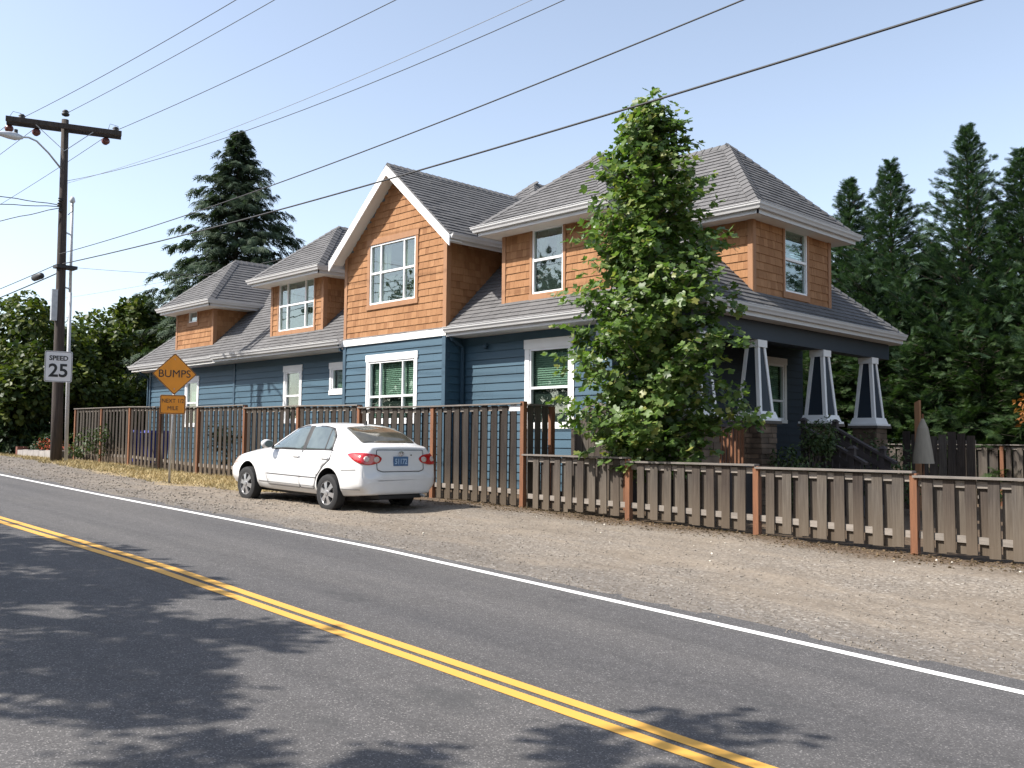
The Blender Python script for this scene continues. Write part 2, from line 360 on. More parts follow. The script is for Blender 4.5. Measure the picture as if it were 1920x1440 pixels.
duff = sstep(11.2, 11.95, GY + (nz-.5)*1.0)
grey = (1-sstep(7.5, 8.3, GY+(nz-.5)*.8))*.75 + .6*sstep(-18,-26,GX)*(GY<11)
vc = ground.data.color_attributes.new('zone', 'FLOAT_COLOR', 'POINT')
vc.data.foreach_set('color', np.stack([straw, duff, np.clip(grey,0,1), np.ones_like(straw)], -1).reshape(-1).astype(np.float32))

def strip(name, y0, y1, dz, mat, xs, wob=0.0, kind=None):
    b = MB(); n = len(xs)
    for i, x in enumerate(xs):
        for y in (y0, y1): b.v.append((x, y + random.uniform(-wob, wob), float(zroad(x))+dz))
    b.f = [(2*i, 2*i+2, 2*i+3, 2*i+1) for i in range(n-1)]
    return b.build(name, mat, None, False, kind)
rx = np.concatenate([[-400,-200,-100,-60], np.arange(-50,12,.8), [14,20,40,100,400]])
strip('road', 1.05, 7.30, 0.0, 'asphalt', rx, 0, 'structure')
strip('road_edge_line', 6.895, 7.0, .004, 'white_paint_line', rx, .004, 'structure')
strip('road_centre_line', 4.265, 4.365, .004, 'yellow_paint', rx, .003, 'structure')
strip('road_centre_line', 4.105, 4.208, .004, 'yellow_paint', rx, .003, 'structure')
# ------------------------------------------------------------------ the house
HOUSE = root('house', (-21, 18, -1.0), 'long blue and cedar-shingled house with dormers and grey roof behind the fence', 'house')
FRONT = lambda Y: (lambda u, o, z: (u, Y-o, z))       # road-facing wall: u = x, o = outwards
RIGHT = lambda X: (lambda u, o, z: (X+o, u, z))       # porch-side wall: u = y
LEFT = lambda X: (lambda u, o, z: (X-o, u, z))
def hexaP(b, P, u0, u1, o0, o1, z0, z1, zt=None):
    """box in wall coordinates; zt = (z at u0, z at u1) gives a sloping top"""
    za, zb = zt if zt else (z1, z1)
    b.hexa([P(u0,o1,z0), P(u1,o1,z0), P(u1,o0,z0), P(u0,o0,z0), P(u0,o1,za), P(u1,o1,zb), P(u1,o0,zb), P(u0,o0,za)])
def wall(name, P, u0, u1, zb, zt, holes, mat, parent, brk=(), th=.14):
    zt_ = zt if callable(zt) else (lambda u: zt); zb_ = zb if callable(zb) else (lambda u: zb)
    us = sorted(set([u0, u1] + [h for H in holes for h in H[:2]] + list(brk))); b = MB()
    for a, c in zip(us[:-1], us[1:]):
        if c-a < 1e-4: continue
        m = (a+c)/2; hs = sorted([H[2:] for H in holes if H[0] <= m <= H[1]])
        z = min(zb_(a), zb_(c))
        for (h0, h1) in hs:
            hexaP(b, P, a, c, -th, 0, z, h0); z = h1
        hexaP(b, P, a, c, -th, 0, z, 0, (zt_(a), zt_(c)))
    return b.build(name, mat, parent)
def cut(u0, u1, z0, z1, holes):
    """rectangles left of [u0,u1]x[z0,z1] after taking the holes away"""
    rects = [(u0, u1, z0, z1)]
    for (a, c, h0, h1) in holes:
        nr = []
        for (p, q, r, s) in rects:
            if q <= a or p >= c or s <= h0 or r >= h1: nr.append((p, q, r, s)); continue
            if p < a: nr.append((p, a, r, s))
            if q > c: nr.append((c, q, r, s))
            if r < h0: nr.append((max(p,a), min(q,c), r, h0))
            if s > h1: nr.append((max(p,a), min(q,c), h1, s))
        rects = nr
    return [x for x in rects if x[1]-x[0] > .01 and x[3]-x[2] > .01]
def siding(P, u0, u1, zb, zt, holes, parent, expo=.178, mat='siding_blue'):
    z = zb
    while z < zt-.01:
        z1 = min(z+expo, zt)
        jn = u0+random.uniform(.6, 3.6); segs = []
        ua = u0
        while ua < u1-.01: ub = min(jn, u1); segs.append((ua+.001, ub-.001)); ua = ub; jn += 3.66
        for (a, c, r, s) in [q for (p0, p1) in segs for q in cut(p0, p1, z, z1, holes)]:
            b = MB(); f0 = .020*(1-(r-z)/expo)+.004; f1 = .020*(1-(s-z)/expo)+.002
            b.hexa([P(a,f0,r-.004), P(c,f0,r-.004), P(c,.001,r-.004), P(a,.001,r-.004), P(a,f1,s), P(c,f1,s), P(c,.001,s), P(a,.001,s)])
            b.build('siding_plank', mat, parent)
        z = z1
SH_LEFT = [300]; 
def shingles(P, u0, u1, zb, zt, holes, parent, expo=.163, top=None, bot=None):
    """courses of cedar shingles; the first 300 are objects of their own, the others one joined part"""
    rest = MB(); z = zb; rnd = random.Random(int(abs(u0)*1000))
    ztop = max(top(u0+(u1-u0)*i/40) for i in range(41)) if top else zt
    while z < ztop-.02:
        u = u0 - rnd.uniform(0, .1)
        while u < u1:
            wd = rnd.choice((.09,.11,.13,.15,.18,.2)); a = max(u, u0); c = min(u+wd, u1); u += wd
            if c-a < .02: continue
            z1 = z+expo
            if top: z1 = min(z1, top(a), top(c))
            z0 = z
            if bot: z0 = max(z0, min(bot(a), bot(c)))
            if z1-z0 < .02: continue
            for (p, q, r, s) in cut(a+.0015, c-.0015, z0, min(z1, zt if not top else 1e9), holes):
                j = rnd.uniform(0, .004); f0 = .014*(1-(r-z)/expo)+.004+j; f1 = .014*(1-(s-z)/expo)+.002+j
                pts = [P(p,f0,r-.004), P(q,f0,r-.004), P(q,.001,r-.004), P(p,.001,r-.004), P(p,f1,s), P(q,f1,s), P(q,.001,s), P(p,.001,s)]
                if SH_LEFT[0] > 0:
                    SH_LEFT[0] -= 1; b = MB(); b.hexa(pts); b.build('wall_shingle', 'cedar_shingle', parent)
                else: rest.hexa(pts)
        z += expo
    if rest.v: rest.build('shingle_field', 'cedar_shingle', parent, kind='stuff')
def window(P, u0, u1, z0, z1, cols, rows, trim=None, head=.17, side=.10, sill=.09, fill='blind', parent=None, screen=None, fr=.045):
    """vinyl window in an opening u0..u1, z0..z1; cols / rows are mullion positions as fractions"""
    b = MB(); o0, o1 = -.06, .018
    for (a, c, r, s) in ((u0, u0+fr, z0, z1), (u1-fr, u1, z0, z1), (u0+fr, u1-fr, z0, z0+fr), (u0+fr, u1-fr, z1-fr, z1)): hexaP(b, P, a, c, o0, o1, r, s)
    for f in cols:
        u = u0+f*(u1-u0); hexaP(b, P, u-.02, u+.02, o0, o1-.004, z0+fr, z1-fr)
    ce = [u0+fr] + [x for f in cols for x in (u0+f*(u1-u0)-.02, u0+f*(u1-u0)+.02)] + [u1-fr]
    for f in rows:
        z = z0+f*(z1-z0)
        for k in range(0, len(ce), 2): hexaP(b, P, ce[k], ce[k+1], o0, o1-.006, z-.025, z+.025)
    wn = b.build('window', 'vinyl_white', parent)
    re = [z0+fr] + [x for f in rows for x in (z0+f*(z1-z0)-.025, z0+f*(z1-z0)+.025)] + [z1-fr]
    for k in range(0, len(ce), 2):
        for l in range(0, len(re), 2):
            g = MB(); hexaP(g, P, ce[k]-.004, ce[k+1]+.004, -.034, -.028, re[l]-.004, re[l+1]+.004); g.build('pane', 'window_glass', wn)
            if screen is not None and (k//2, l//2) in screen:
                g = MB(); hexaP(g, P, ce[k]+.004, ce[k+1]-.004, -.075, -.071, re[l]+.004, re[l+1]-.004); g.build('insect_screen', 'insect_screen', wn)
    if trim:
        b = MB()
        hexaP(b, P, u0-side, u0, .001, .034, z0, z1); hexaP(b, P, u1, u1+side, .001, .034, z0, z1)
        hexaP(b, P, u0-side-.02, u1+side+.02, .001, .042, z1, z1+head)
        hexaP(b, P, u0-side-.015, u1+side+.015, .001, .040, z0-sill, z0); b.build('window_trim', trim, wn)
    b = MB()
    if fill == 'blind':
        z = z0+.08
        while z < z1-.05:
            b.add([P(u0+.05,-.100,z), P(u1-.05,-.100,z), P(u1-.05,-.126,z+.046), P(u0+.05,-.126,z+.046)], [(0,1,2,3)]); z += .048
        b.build('blind', 'blind', wn)
    elif fill == 'curtain':
        for (a, c) in ((u0+.02, u0+.34*(u1-u0)), (u0+.60*(u1-u0), u1-.02)):
            n = 24
            for i in range(n):
                p = a+(c-a)*i/n; q = a+(c-a)*(i+1)/n; d0 = -.16-.03*math.sin(i*1.7); d1 = -.16-.03*math.sin((i+1)*1.7)
                b.add([P(p,d0,z0), P(q,d1,z0), P(q,d1,z1), P(p,d0,z1)], [(0,1,2,3)])
        b.build('curtain', 'curtain', wn)
    b = MB(); hexaP(b, P, u0-.2, u1+.2, -1.3, -1.25, z0-.3, z1+.2); b.build('room_wall', 'interior', wn)
    return wn
Yw, Yg, Yd = 14.5, 13.98, 14.45
ZF = -.95                                   # bottom of the siding
# --- left and right ground-floor walls
H_L = [(-30.4,-29.62,.55,1.97), (-24.14,-23.37,.62,2.01), (-21.78,-21.2,1.40,1.99)]
H_R = [(-14.28,-13.12,.42,2.04)]
P = FRONT(Yw)
wl = wall('wall', P, -33.3, -20.4, ZF, 2.42, H_L, 'siding_trim_blue', HOUSE); siding(P, -33.2, -20.5, ZF, 2.42, H_L, wl)
wr = wall('wall', P, -16.5, -12.0, ZF, 2.42, H_R, 'siding_trim_blue', HOUSE); siding(P, -16.45, -12.1, ZF, 2.42, H_R, wr)
b = MB(); hexaP(b, P, -33.32, -33.2, -.14, .034, ZF, 2.42); b.build('corner_board', 'siding_trim_blue', HOUSE)
b = MB(); hexaP(b, P, -27.2, -27.1, .001, .036, ZF, 2.42); b.build('corner_board', 'siding_trim_blue', HOUSE)
b = MB(); hexaP(b, P, -12.1, -11.98, -.14, .034, ZF, 2.42); b.build('corner_board', 'siding_trim_blue', HOUSE)
window(P, *H_L[0], [], [.5], 'white_trim', fill='blind', parent=HOUSE, screen={(0,0)})
window(P, *H_L[1], [], [.50], 'white_trim', fill='curtain', parent=HOUSE, screen={(0,0)})
window(P, *H_L[2], [], [], 'white_trim', head=.16, sill=.12, fill='blind', parent=HOUSE)
window(P, *H_R[0], [], [.48], 'white_trim', head=.2, side=.13, fill='blind', parent=HOUSE, screen={(0,0)})
# --- gable bay
GX0, GX1 = -20.47, -16.45; GC = -18.32
P = FRONT(Yg); gtop = lambda u: 6.60 - .865*abs(u-GC)
H_G = [(-19.37,-17.55,.55,2.0), (-19.40,-17.58,3.42,4.93)]
wg = wall('wall', P, GX0, GX1, ZF, gtop, H_G, 'siding_trim_blue', HOUSE, (GC,))
siding(P, GX0+.1, GX1-.1, ZF, 2.45, [H_G[0]], wg)
b = MB(); hexaP(b, P, GX0-.02, GX0+.1, -.1, .036, ZF, 2.45); b.build('corner_board', 'siding_trim_blue', HOUSE)
b = MB(); hexaP(b, P, GX1-.1, GX1+.02, -.1, .036, ZF, 2.45); b.build('corner_board', 'siding_trim_blue', HOUSE)
b = MB(); hexaP(b, P, GX0-.04, GX1+.04, -.05, .05, 2.45, 2.625); b.build('belly_band', 'white_trim', HOUSE)
window(P, *H_G[0], [.25,.74], [.40], 'white_trim', head=.17, side=.10, fill='blind', parent=HOUSE, screen={(1,0)})
shingles(P, GX0+.1, GX1-.1, 2.63, 7, [H_G[1]], wg, top=gtop)
b = MB(); hexaP(b, P, GX0-.02, GX0+.1, -.1, .03, 2.626, 4.86); b.build('corner_board', 'cedar_trim', HOUSE)
b = MB(); hexaP(b, P, GX1-.1, GX1+.02, -.1, .03, 2.626, 4.86); b.build('corner_board', 'cedar_trim', HOUSE)
window(P, *H_G[1], [.24,.75], [.52], 'cedar_trim', head=.14, side=.1, sill=.12, fill='curtain', parent=HOUSE, screen={(1,0)})
P = RIGHT(GX1)
wg2 = wall('wall', P, Yg, 18.0, ZF, 4.86, [], 'siding_trim_blue', HOUSE); siding(P, Yg+.02, Yw-.03, ZF, 2.6, [], wg2)
shingles(P, Yg+.02, 16.6, 2.60, 4.62, [], wg2)
P = LEFT(GX0); wg3 = wall('wall', P, Yg, 18.0, ZF, 4.86, [], 'cedar_trim', HOUSE); siding(P, Yg+.02, Yw-.03, ZF, 2.45, [], wg3)
# --- dormers
def dormer(x0, x1, zb, ztop, hole, win):
    P = FRONT(Yd); w0 = wall('wall', P, x0, x1, zb, ztop, [hole], 'cedar_trim', HOUSE)
    shingles(P, x0+.09, x1-.09, zb+.05, ztop, [hole], w0)
    b = MB(); hexaP(b, P, x0-.02, x0+.09, -.1, .03, zb, ztop); b.build('corner_board', 'cedar_trim', HOUSE)
    b = MB(); hexaP(b, P, x1-.09, x1+.02, -.1, .03, zb, ztop); b.build('corner_board', 'cedar_trim', HOUSE)
    window(P, *hole, *win[:2], 'cedar_trim', head=.03, side=.07, sill=.13, fill=win[2], parent=HOUSE, screen=win[3], fr=.04)
    b = MB(); hexaP(b, P, x0-.04, x1+.04, .0, .06, zb-.06, zb); b.build('flashing', 'flashing', HOUSE)
    yb = 13.9+(ztop-2.62)/.97
    for Q, sgn in ((RIGHT(x1), 1), (LEFT(x0), -1)):
        ws = wall('wall', Q, Yd, yb+.1, lambda u: 2.62+.97*(u-13.9)-.1, ztop, [], 'cedar_trim', HOUSE, [Yd+(yb-Yd)*i/4 for i in range(1,4)])
        if sgn > 0: shingles(Q, Yd+.02, yb+.05, zb+.05, ztop, [], ws, bot=lambda u: 2.62+.97*(u-13.9))
dormer(-31.2, -28.55, 3.03, 4.32, (-30.28,-29.68,3.94,4.31), ([], [], None, None))
dormer(-24.95, -22.2, 3.03, 4.62, (-24.52,-22.66,3.20,4.61), ([.24,.75], [.52], 'curtain', {(1,0)}))
dormer(-15.08, -12.0, 3.03, 4.62, (-14.17,-13.27,3.20,4.60), ([], [.52], 'curtain', {(0,0)}))
BX = -9.82
P = RIGHT(BX); hb = (17.28, 18.19, 3.14, 4.50)
wb = wall('wall', P, 16.1, 19.2, 2.92, 4.5, [hb], 'cedar_trim', HOUSE); shingles(P, 16.18, 19.1, 2.97, 4.5, [hb], wb)
b = MB(); hexaP(b, P, 16.08, 16.18, -.1, .03, 2.92, 4.5); b.build('corner_board', 'cedar_trim', HOUSE)
b = MB(); hexaP(b, P, 19.1, 19.22, -.1, .03, 2.92, 4.5); b.build('corner_board', 'cedar_trim', HOUSE)
window(P, *hb, [], [.5], 'cedar_trim', head=.03, side=.07, sill=.13, fill='blind', parent=HOUSE, screen={(0,0)}, fr=.04)
Q = FRONT(16.1); rz = lambda u: 2.62+.97*(-9.38-u)
w2 = wall('wall', Q, -12.0, BX, lambda u: rz(u)-.1, 4.5, [], 'cedar_trim', HOUSE, [-11.5,-11,-10.5]); shingles(Q, -11.6, BX-.08, 2.97, 4.5, [], w2, bot=rz)
b = MB(); hexaP(b, Q, BX-.09, BX+.02, -.1, .032, 2.9, 4.5); b.build('corner_board', 'cedar_trim', HOUSE)
# --- porch-side house wall and porch
PX = -12.0; P = RIGHT(PX); hp = [(20.3,21.05,.66,2.0), (15.6,16.5,-.35,1.75)]
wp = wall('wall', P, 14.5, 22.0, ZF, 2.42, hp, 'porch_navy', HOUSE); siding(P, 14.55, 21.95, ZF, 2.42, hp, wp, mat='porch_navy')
window(P, *hp[0], [], [.34], 'soffit_white', head=.16, side=.1, fill='blind', parent=HOUSE)
b = MB(); hexaP(b, P, 15.6, 16.5, -.06, -.02, -.35, 1.75); dr = b.build('door', 'porch_navy', HOUSE)
b = MB(); hexaP(b, P, 15.72, 16.38, -.019, .0, .9, 1.6); b.build('door_pane', 'window_glass', dr)
b = MB()
for a, c, r, s in ((15.48,15.6,-.35,1.75),(16.5,16.62,-.35,1.75),(15.48,16.62,1.75,1.88)): hexaP(b, P, a, c, .001, .035, r, s)
b.build('door_trim', 'soffit_white', dr)
b = MB(); b.box(-12, -9.66, 14.05, 21.9, -.45, -.33); b.build('porch_floor', 'porch_wood', HOUSE)
b = MB(); b.box(-12, -9.7, 14.15, 21.85, -1.25, -.46); b.build('porch_skirt', 'porch_wood', HOUSE)
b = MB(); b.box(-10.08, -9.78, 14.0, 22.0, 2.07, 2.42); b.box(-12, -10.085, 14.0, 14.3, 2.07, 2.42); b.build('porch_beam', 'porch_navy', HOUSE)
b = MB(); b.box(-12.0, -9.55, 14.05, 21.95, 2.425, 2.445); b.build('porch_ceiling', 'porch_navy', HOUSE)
def column(cy):
    cx = -9.93
    c = MB()
    b = MB()
    for (h, z0, z1) in ((.165, 1.93, 2.069),): b.box(cx-h, cx+h, cy-h, cy+h, z0, z1)
    for (h0, h1, z0, z1) in ((.345,.345,.5,.545), (.31,.27,.546,.68)):
        b.hexa([(cx-h0,cy-h0,z0),(cx+h0,cy-h0,z0),(cx+h0,cy+h0,z0),(cx-h0,cy+h0,z0),(cx-h1,cy-h1,z1),(cx+h1,cy-h1,z1),(cx+h1,cy+h1,z1),(cx-h1,cy+h1,z1)])
    wb, wt, z0, z1 = .25, .145, .681, 1.929
    for sx in (-1, 1):
        for sy in (-1, 1):    # corner boards of the taper
            t = .075
            def ring(w_, z): return [(cx+sx*w_, cy+sy*w_, z), (cx+sx*(w_-t), cy+sy*w_, z), (cx+sx*(w_-t), cy+sy*(w_-t), z), (cx+sx*w_, cy+sy*(w_-t), z)]
            p = ring(wb, z0)+ring(wt, z1)
            b.hexa(p if sx*sy < 0 else [p[i] for i in (0,3,2,1,4,7,6,5)])
    col = b.build('porch_column', 'white_trim', HOUSE)
    i0, i1 = wb-.022, wt-.022
    c.hexa([(cx-i0,cy-i0,z0),(cx+i0,cy-i0,z0),(cx+i0,cy+i0,z0),(cx-i0,cy+i0,z0),(cx-i1,cy-i1,z1),(cx+i1,cy-i1,z1),(cx+i1,cy+i1,z1),(cx-i1,cy+i1,z1)])
    c.build('column_panel', 'porch_navy', col)
    b = MB(); b.box(cx-.27, cx+.27, cy-.27, cy+.27, -1.35, .44); b.box(cx-.36, cx+.36, cy-.36, cy+.36, .441, .499); pier = b.build('stone_pier', 'mortar', HOUSE)
    z = -1.33; rn = random.Random(int(cy*10))
    while z < .43:
        h = min(rn.choice((.09,.11,.13)), .438-z); off = rn.uniform(.15, .39)
        if h < .03: break
        for (a, c_) in ((0, off), (off, .54)):
            for f in range(2):
                j = rn.uniform(.015, .045)
                if f == 0: boxobj('stone', 'stone', cx-.27+a+.006, cx-.27+c_-.006, cy-.27-j, cy-.24, z+.006, z+h-.006, pier)
                else: boxobj('stone', 'stone', cx+.24, cx+.27+j, cy-.27+a+.006-(.04 if a == 0 else 0), cy-.27+c_-.006, z+.006, z+h-.006, pier)
        z += h
for cy in (14.4, 16.36, 18.96, 21.24): column(cy)
# porch rail balusters between the corner pier and the next, as seen below the tree
b = MB(); b.box(-9.99, -9.9, 14.8, 16.0, .36, .43); prail = b.build('porch_railing', 'porch_wood', HOUSE)
for i in range(9): boxobj('baluster', 'post_orange', -9.97, -9.93, 14.9+i*.125, 14.94+i*.125, -.33, .36, prail)
b = MB(); b.box(-11.9, -10.2, 14.2, 14.28, .36, .43); prail = b.build('porch_railing', 'porch_wood', HOUSE)
for i in range(13): boxobj('baluster', 'rail_wood', -11.8+i*.125, -11.76+i*.125, 14.22, 14.26, -.33, .36, prail)
# steps with two sloping side rails
st = None
for i in range(5):
    b = MB(); b.box(-9.66+i*.28, -9.38+i*.28+.02, 17.35, 18.55, -1.3, -.45-.17*i); st = b.build('porch_step', 'porch_wood', HOUSE)
for Y in (17.3, 18.6):
    b = MB(); b.beam((-9.5, Y, .44), (-8.15, Y, -.30), .14, .05); rl = b.build('stair_rail', 'porch_wood', HOUSE)
    b = MB(); b.beam((-9.5, Y, .22), (-8.2, Y, -.50), .05, .10); b.build('rail_board', 'porch_wood', rl)
    for i in range(8):
        x = -9.3+i*.14; z = .44-(x+9.5)*.548; boxobj('baluster', 'porch_wood', x-.05, x+.05, Y-.012, Y+.012, max(-1.2, z-.95), z-.03, rl)
    for (x, zt) in ((-9.42, .52), (-8.42, -.02)):
        b = MB(); b.box(x-.05, x+.05, Y-.05, Y+.05, -1.3, zt); b.hexa([(x-.08,Y-.08,zt),(x+.08,Y-.08,zt),(x+.08,Y+.08,zt),(x-.08,Y+.08,zt),(x-.02,Y-.02,zt+.06),(x+.02,Y-.02,zt+.06),(x+.02,Y+.02,zt+.06),(x-.02,Y+.02,zt+.06)])
        b.build('rail_post', 'porch_wood', rl)
# --- roofs
def clip2(poly, keep):
    out = []
    for i in range(len(poly)):
        a, c = poly[i], poly[(i+1) % len(poly)]; da, dc = keep(a), keep(c)
        if da >= 0: out.append(a)
        if (da >= 0) != (dc >= 0): t = da/(da-dc); out.append((a[0]+(c[0]-a[0])*t, a[1]+(c[1]-a[1])*t))
    return out
def roofplane(pts, tabs=True, th=.09, parent=None, expo=.145):
    pts = [Vector(p) for p in pts]; u = (pts[1]-pts[0]).normalized(); n = (pts[1]-pts[0]).cross(pts[-1]-pts[0]).normalized()
    if n.z < 0: n = -n
    v = n.cross(u); 
    if v.z < 0: v = -v
    b = MB(); b.prism([p-n*.012 for p in pts], -n*th); deck = b.build('roof', 'roof_shingle', parent or HOUSE)
    if not tabs: return deck
    o = pts[0]; poly = [((p-o).dot(u), (p-o).dot(v)) for p in pts]
    vmax = max(p[1] for p in poly); V = []; Fc = []; r = random.Random(int(abs(o.x*31+o.y*17)*10)); row = 0
    v0 = -.02
    poly = [(a, c-.02 if abs(c) < 1e-6 else c) for a, c in poly]
    while v0 < vmax:
        s = clip2(clip2(poly, lambda p: p[1]-v0), lambda p: v0+expo-p[1])
        if len(s) >= 3:
            ua = min(p[0] for p in s); ub = max(p[0] for p in s); x = ua - r.uniform(0, .3)
            while x < ub:
                wd = r.choice((.2,.26,.31,.36)); c = clip2(clip2(s, lambda p: p[0]-x-.003), lambda p: x+wd-.003-p[0]); x += wd
                if len(c) < 3: continue
                t0 = .014+r.uniform(0,.008); k = len(V); m = len(c)
                for q in c: V.append(o+u*q[0]+v*q[1]+n*(t0*(1-(q[1]-v0)/expo)+.002))
                for q in c: V.append(o+u*q[0]+v*q[1]-n*.008)
                ar = sum(c[i][0]*c[(i+1)%m][1]-c[(i+1)%m][0]*c[i][1] for i in range(m))
                flip = (u.cross(v).dot(n) < 0) != (ar < 0)
                top = list(range(k, k+m)); Fc.append(tuple(top[::-1] if flip else top))
                for i in range(m):
                    j = (i+1) % m
                    if abs(c[i][1]-c[j][1]) < expo*.5 or True:
                        f = (k+i, k+m+i, k+m+j, k+j); Fc.append(f if not flip else f[::-1])
        v0 += expo; row += 1
    mk('shingle_field', V, Fc, 'roof_shingle', deck, kind='stuff')
    return deck
def caps(p0, p1, n1, n2, parent, step=.20):
    """overlapping cap shingles up a hip or along a ridge, from p0 (low end) to p1"""
    p0 = Vector(p0); p1 = Vector(p1); d = (p1-p0).normalized(); L = (p1-p0).length; n1 = Vector(n1).normalized(); n2 = Vector(n2).normalized()
    s1 = d.cross(n1).normalized(); s2 = -d.cross(n2).normalized()
    if s1.z > 0: s1 = -s1
    if s2.z > 0: s2 = -s2
    nn = (n1+n2).normalized(); wd = .145; ln = .30; b = MB()
    for sd, nv in ((s1, n1), (s2, n2)):
        a = [nn*.045, d*ln+nn*.020, d*ln+sd*wd+nv*.012, sd*wd+nv*.034]; lo = [x-nn*.024 for x in a]
        b.hexa(lo+a)
    me = bpy.data.meshes.new('ridge_cap'); me.from_pydata(b.v, [], b.f); me.materials.append(MATS['roof_shingle'])
    bm = bmesh.new(); bm.from_mesh(me); bmesh.ops.recalc_face_normals(bm, faces=bm.faces); bm.to_mesh(me); bm.free()
    k = 0.0
    while k < L-.1:
        o = bpy.data.objects.new('ridge_cap', me); link(o); o.location = p0+d*k; setpar(o, parent); k += step
def gutter(p0, p1, outv, m0=0, m1=0, ztop=0, fascia=True, parent=None):
    """K-style gutter with fascia board from p0 to p1 (top inner edge); m0 / m1 = 1 mitres that end outwards"""
    p0 = Vector(p0); p1 = Vector(p1); d = (p1-p0).normalized(); ov = Vector(outv)
    prof = [(.002,-.125),(.07,-.125),(.085,-.085),(.112,-.05),(.118,-.012),(.128,-.010),(.128,0),(.112,0),(.108,-.03),(.002,-.03)]
    b = MB(); n = len(prof)
    for P_, m, s in ((p0, m0, -1), (p1, m1, 1)):
        for (o, z) in prof: b.v.append(tuple(P_+ov*o+Vector((0,0,z))+d*s*(o*m)))
    b.f = [(i, (i+1) % n, (i+1) % n+n, i+n) for i in range(n)] + [tuple(range(n-1,-1,-1)), tuple(range(n,2*n))]
    g = b.build('gutter', 'gutter_white', parent or HOUSE)
    b = MB(); a = p0-d*.0; c = p1+d*.0
    b.hexa([a-ov*.03+Vector((0,0,-.205))-d*0, a+Vector((0,0,-.205)), c+Vector((0,0,-.205)), c-ov*.03+Vector((0,0,-.205)),
            a-ov*.03+Vector((0,0,-.02)), a+Vector((0,0,-.02)), c+Vector((0,0,-.02)), c-ov*.03+Vector((0,0,-.02))])
    b.build('fascia', 'gutter_white', parent or HOUSE)
EX0, EX1, EY0, EY1, EZ, MP = -33.75, -9.42, 13.95, 22.0, 2.62, .97
HW = (EY1-EY0)/2; RZ = EZ+MP*HW; RY = (EY0+EY1)/2
A_, B_, C_, D_ = (EX0,EY0,EZ), (EX1,EY0,EZ), (EX1,EY1,EZ), (EX0,EY1,EZ); R0 = (EX0+HW, RY, RZ); R1 = (EX1-HW, RY, RZ)
roofplane([A_, B_, R1, R0]); roofplane([B_, C_, R1]); roofplane([C_, D_, R0, R1], False); roofplane([D_, A_, R0])
nf = Vector((0,-MP,1)); nr = Vector((MP,0,1)); nl = Vector((-MP,0,1)); nb = Vector((0,MP,1))
mainroof = [o for o in HOUSE.children if o.name.startswith('roof')][0]
caps(B_, Vector(B_).lerp(Vector(R1), .5), nf, nr, mainroof); caps(C_, Vector(C_).lerp(Vector(R1), .8), nb, nr, mainroof); caps(A_, Vector(A_).lerp(Vector(R0), .6), nf, nl, mainroof)
GT = EZ+.005
gutter((EX0+.07,EY0-.03+.05,GT), (-27.05,EY0+.02,GT-.0), (0,-1,0), 1, 0)
gutter((-27.45,EY0-.06,GT+.02), (GX0-.03,EY0-.06,GT+.02), (0,-1,0), 0, 0)
gutter((GX1+.03,EY0-.0,GT), (EX1-.02,EY0-.0,GT), (0,-1,0), 0, 1)
gutter((EX1-.02,EY0,GT), (EX1-.02,EY1,GT), (1,0,0), 1, 0)
b = MB(); b.box(EX0+.1, GX0-.03, EY0, Yw, 2.422, 2.44); b.box(GX1+.03, EX1-.06, EY0+.04, Yw, 2.422, 2.44); b.box(-9.76, EX1-.06, Yw, EY1-.02, 2.422, 2.44); b.box(-10.1, EX1-.06, EY1-.02, EY1, 2.40, 2.6); b.build('soffit', 'soffit_white', HOUSE)
def hip_dormer(xc, w_, yf, za, ze, top, yend, fx=0.0):
    """hip roof over a road-facing dormer; top = apex (x, y, z)"""
    x0, x1 = xc-w_, xc+w_; ax, ay, az = top
    ye = EY0+(ze-EZ)/MP+.25; yr = EY0+(az-EZ)/MP+.3 if yend is None else yend
    if yend is not None: ye = yend
    f = roofplane([(x0,yf,ze),(x1,yf,ze),(ax,ay,az)])
    roofplane([(x1,yf,ze),(x1,ye,ze),(ax,yr,az),(ax,ay,az)]); roofplane([(x0,ye,ze),(x0,yf,ze),(ax,ay,az),(ax,yr,az)])
    pf = (az-ze)/(ay-yf); ps = (az-ze)/w_
    caps((x1,yf,ze), (ax,ay,az), (0,-pf,1), (ps,0,1), f); caps((x0,yf,ze), (ax,ay,az), (0,-pf,1), (-ps,0,1), f); caps((ax,ay,az), (ax,yr,az), (ps,0,1), (-ps,0,1), f)
    gutter((x0+.03,yf+.02,ze+.005), (x1-.03,yf+.02,ze+.005), (0,-1,0), 1, 1)
    gutter((x1-.03,yf+.02,ze+.005), (x1-.03,ye-.2,ze+.005), (1,0,0), 1, 0); gutter((x0+.03,ye-.2,ze+.005), (x0+.03,yf+.02,ze+.005), (-1,0,0), 0, 1)
    b = MB(); b.box(x0+.05, x1-.05, yf+.04, ye, ze-.185, ze-.165); b.build('soffit', 'soffit_white', HOUSE)
hip_dormer(-29.70, 1.82, 13.93, 0, 4.46, (-29.70, 15.75, 6.16), None)
hip_dormer(-23.53, 1.83, 13.93, 0, 4.74, (-23.53, 15.76, 6.36), None)
hip_dormer(-13.54, 1.90, 13.93, 0, 4.76, (-13.54, 15.85, 6.40), None)
hip_dormer(-18.55, 2.0, 17.0, 0, 5.45, (-18.62, 19.0, 7.38), 24.0)
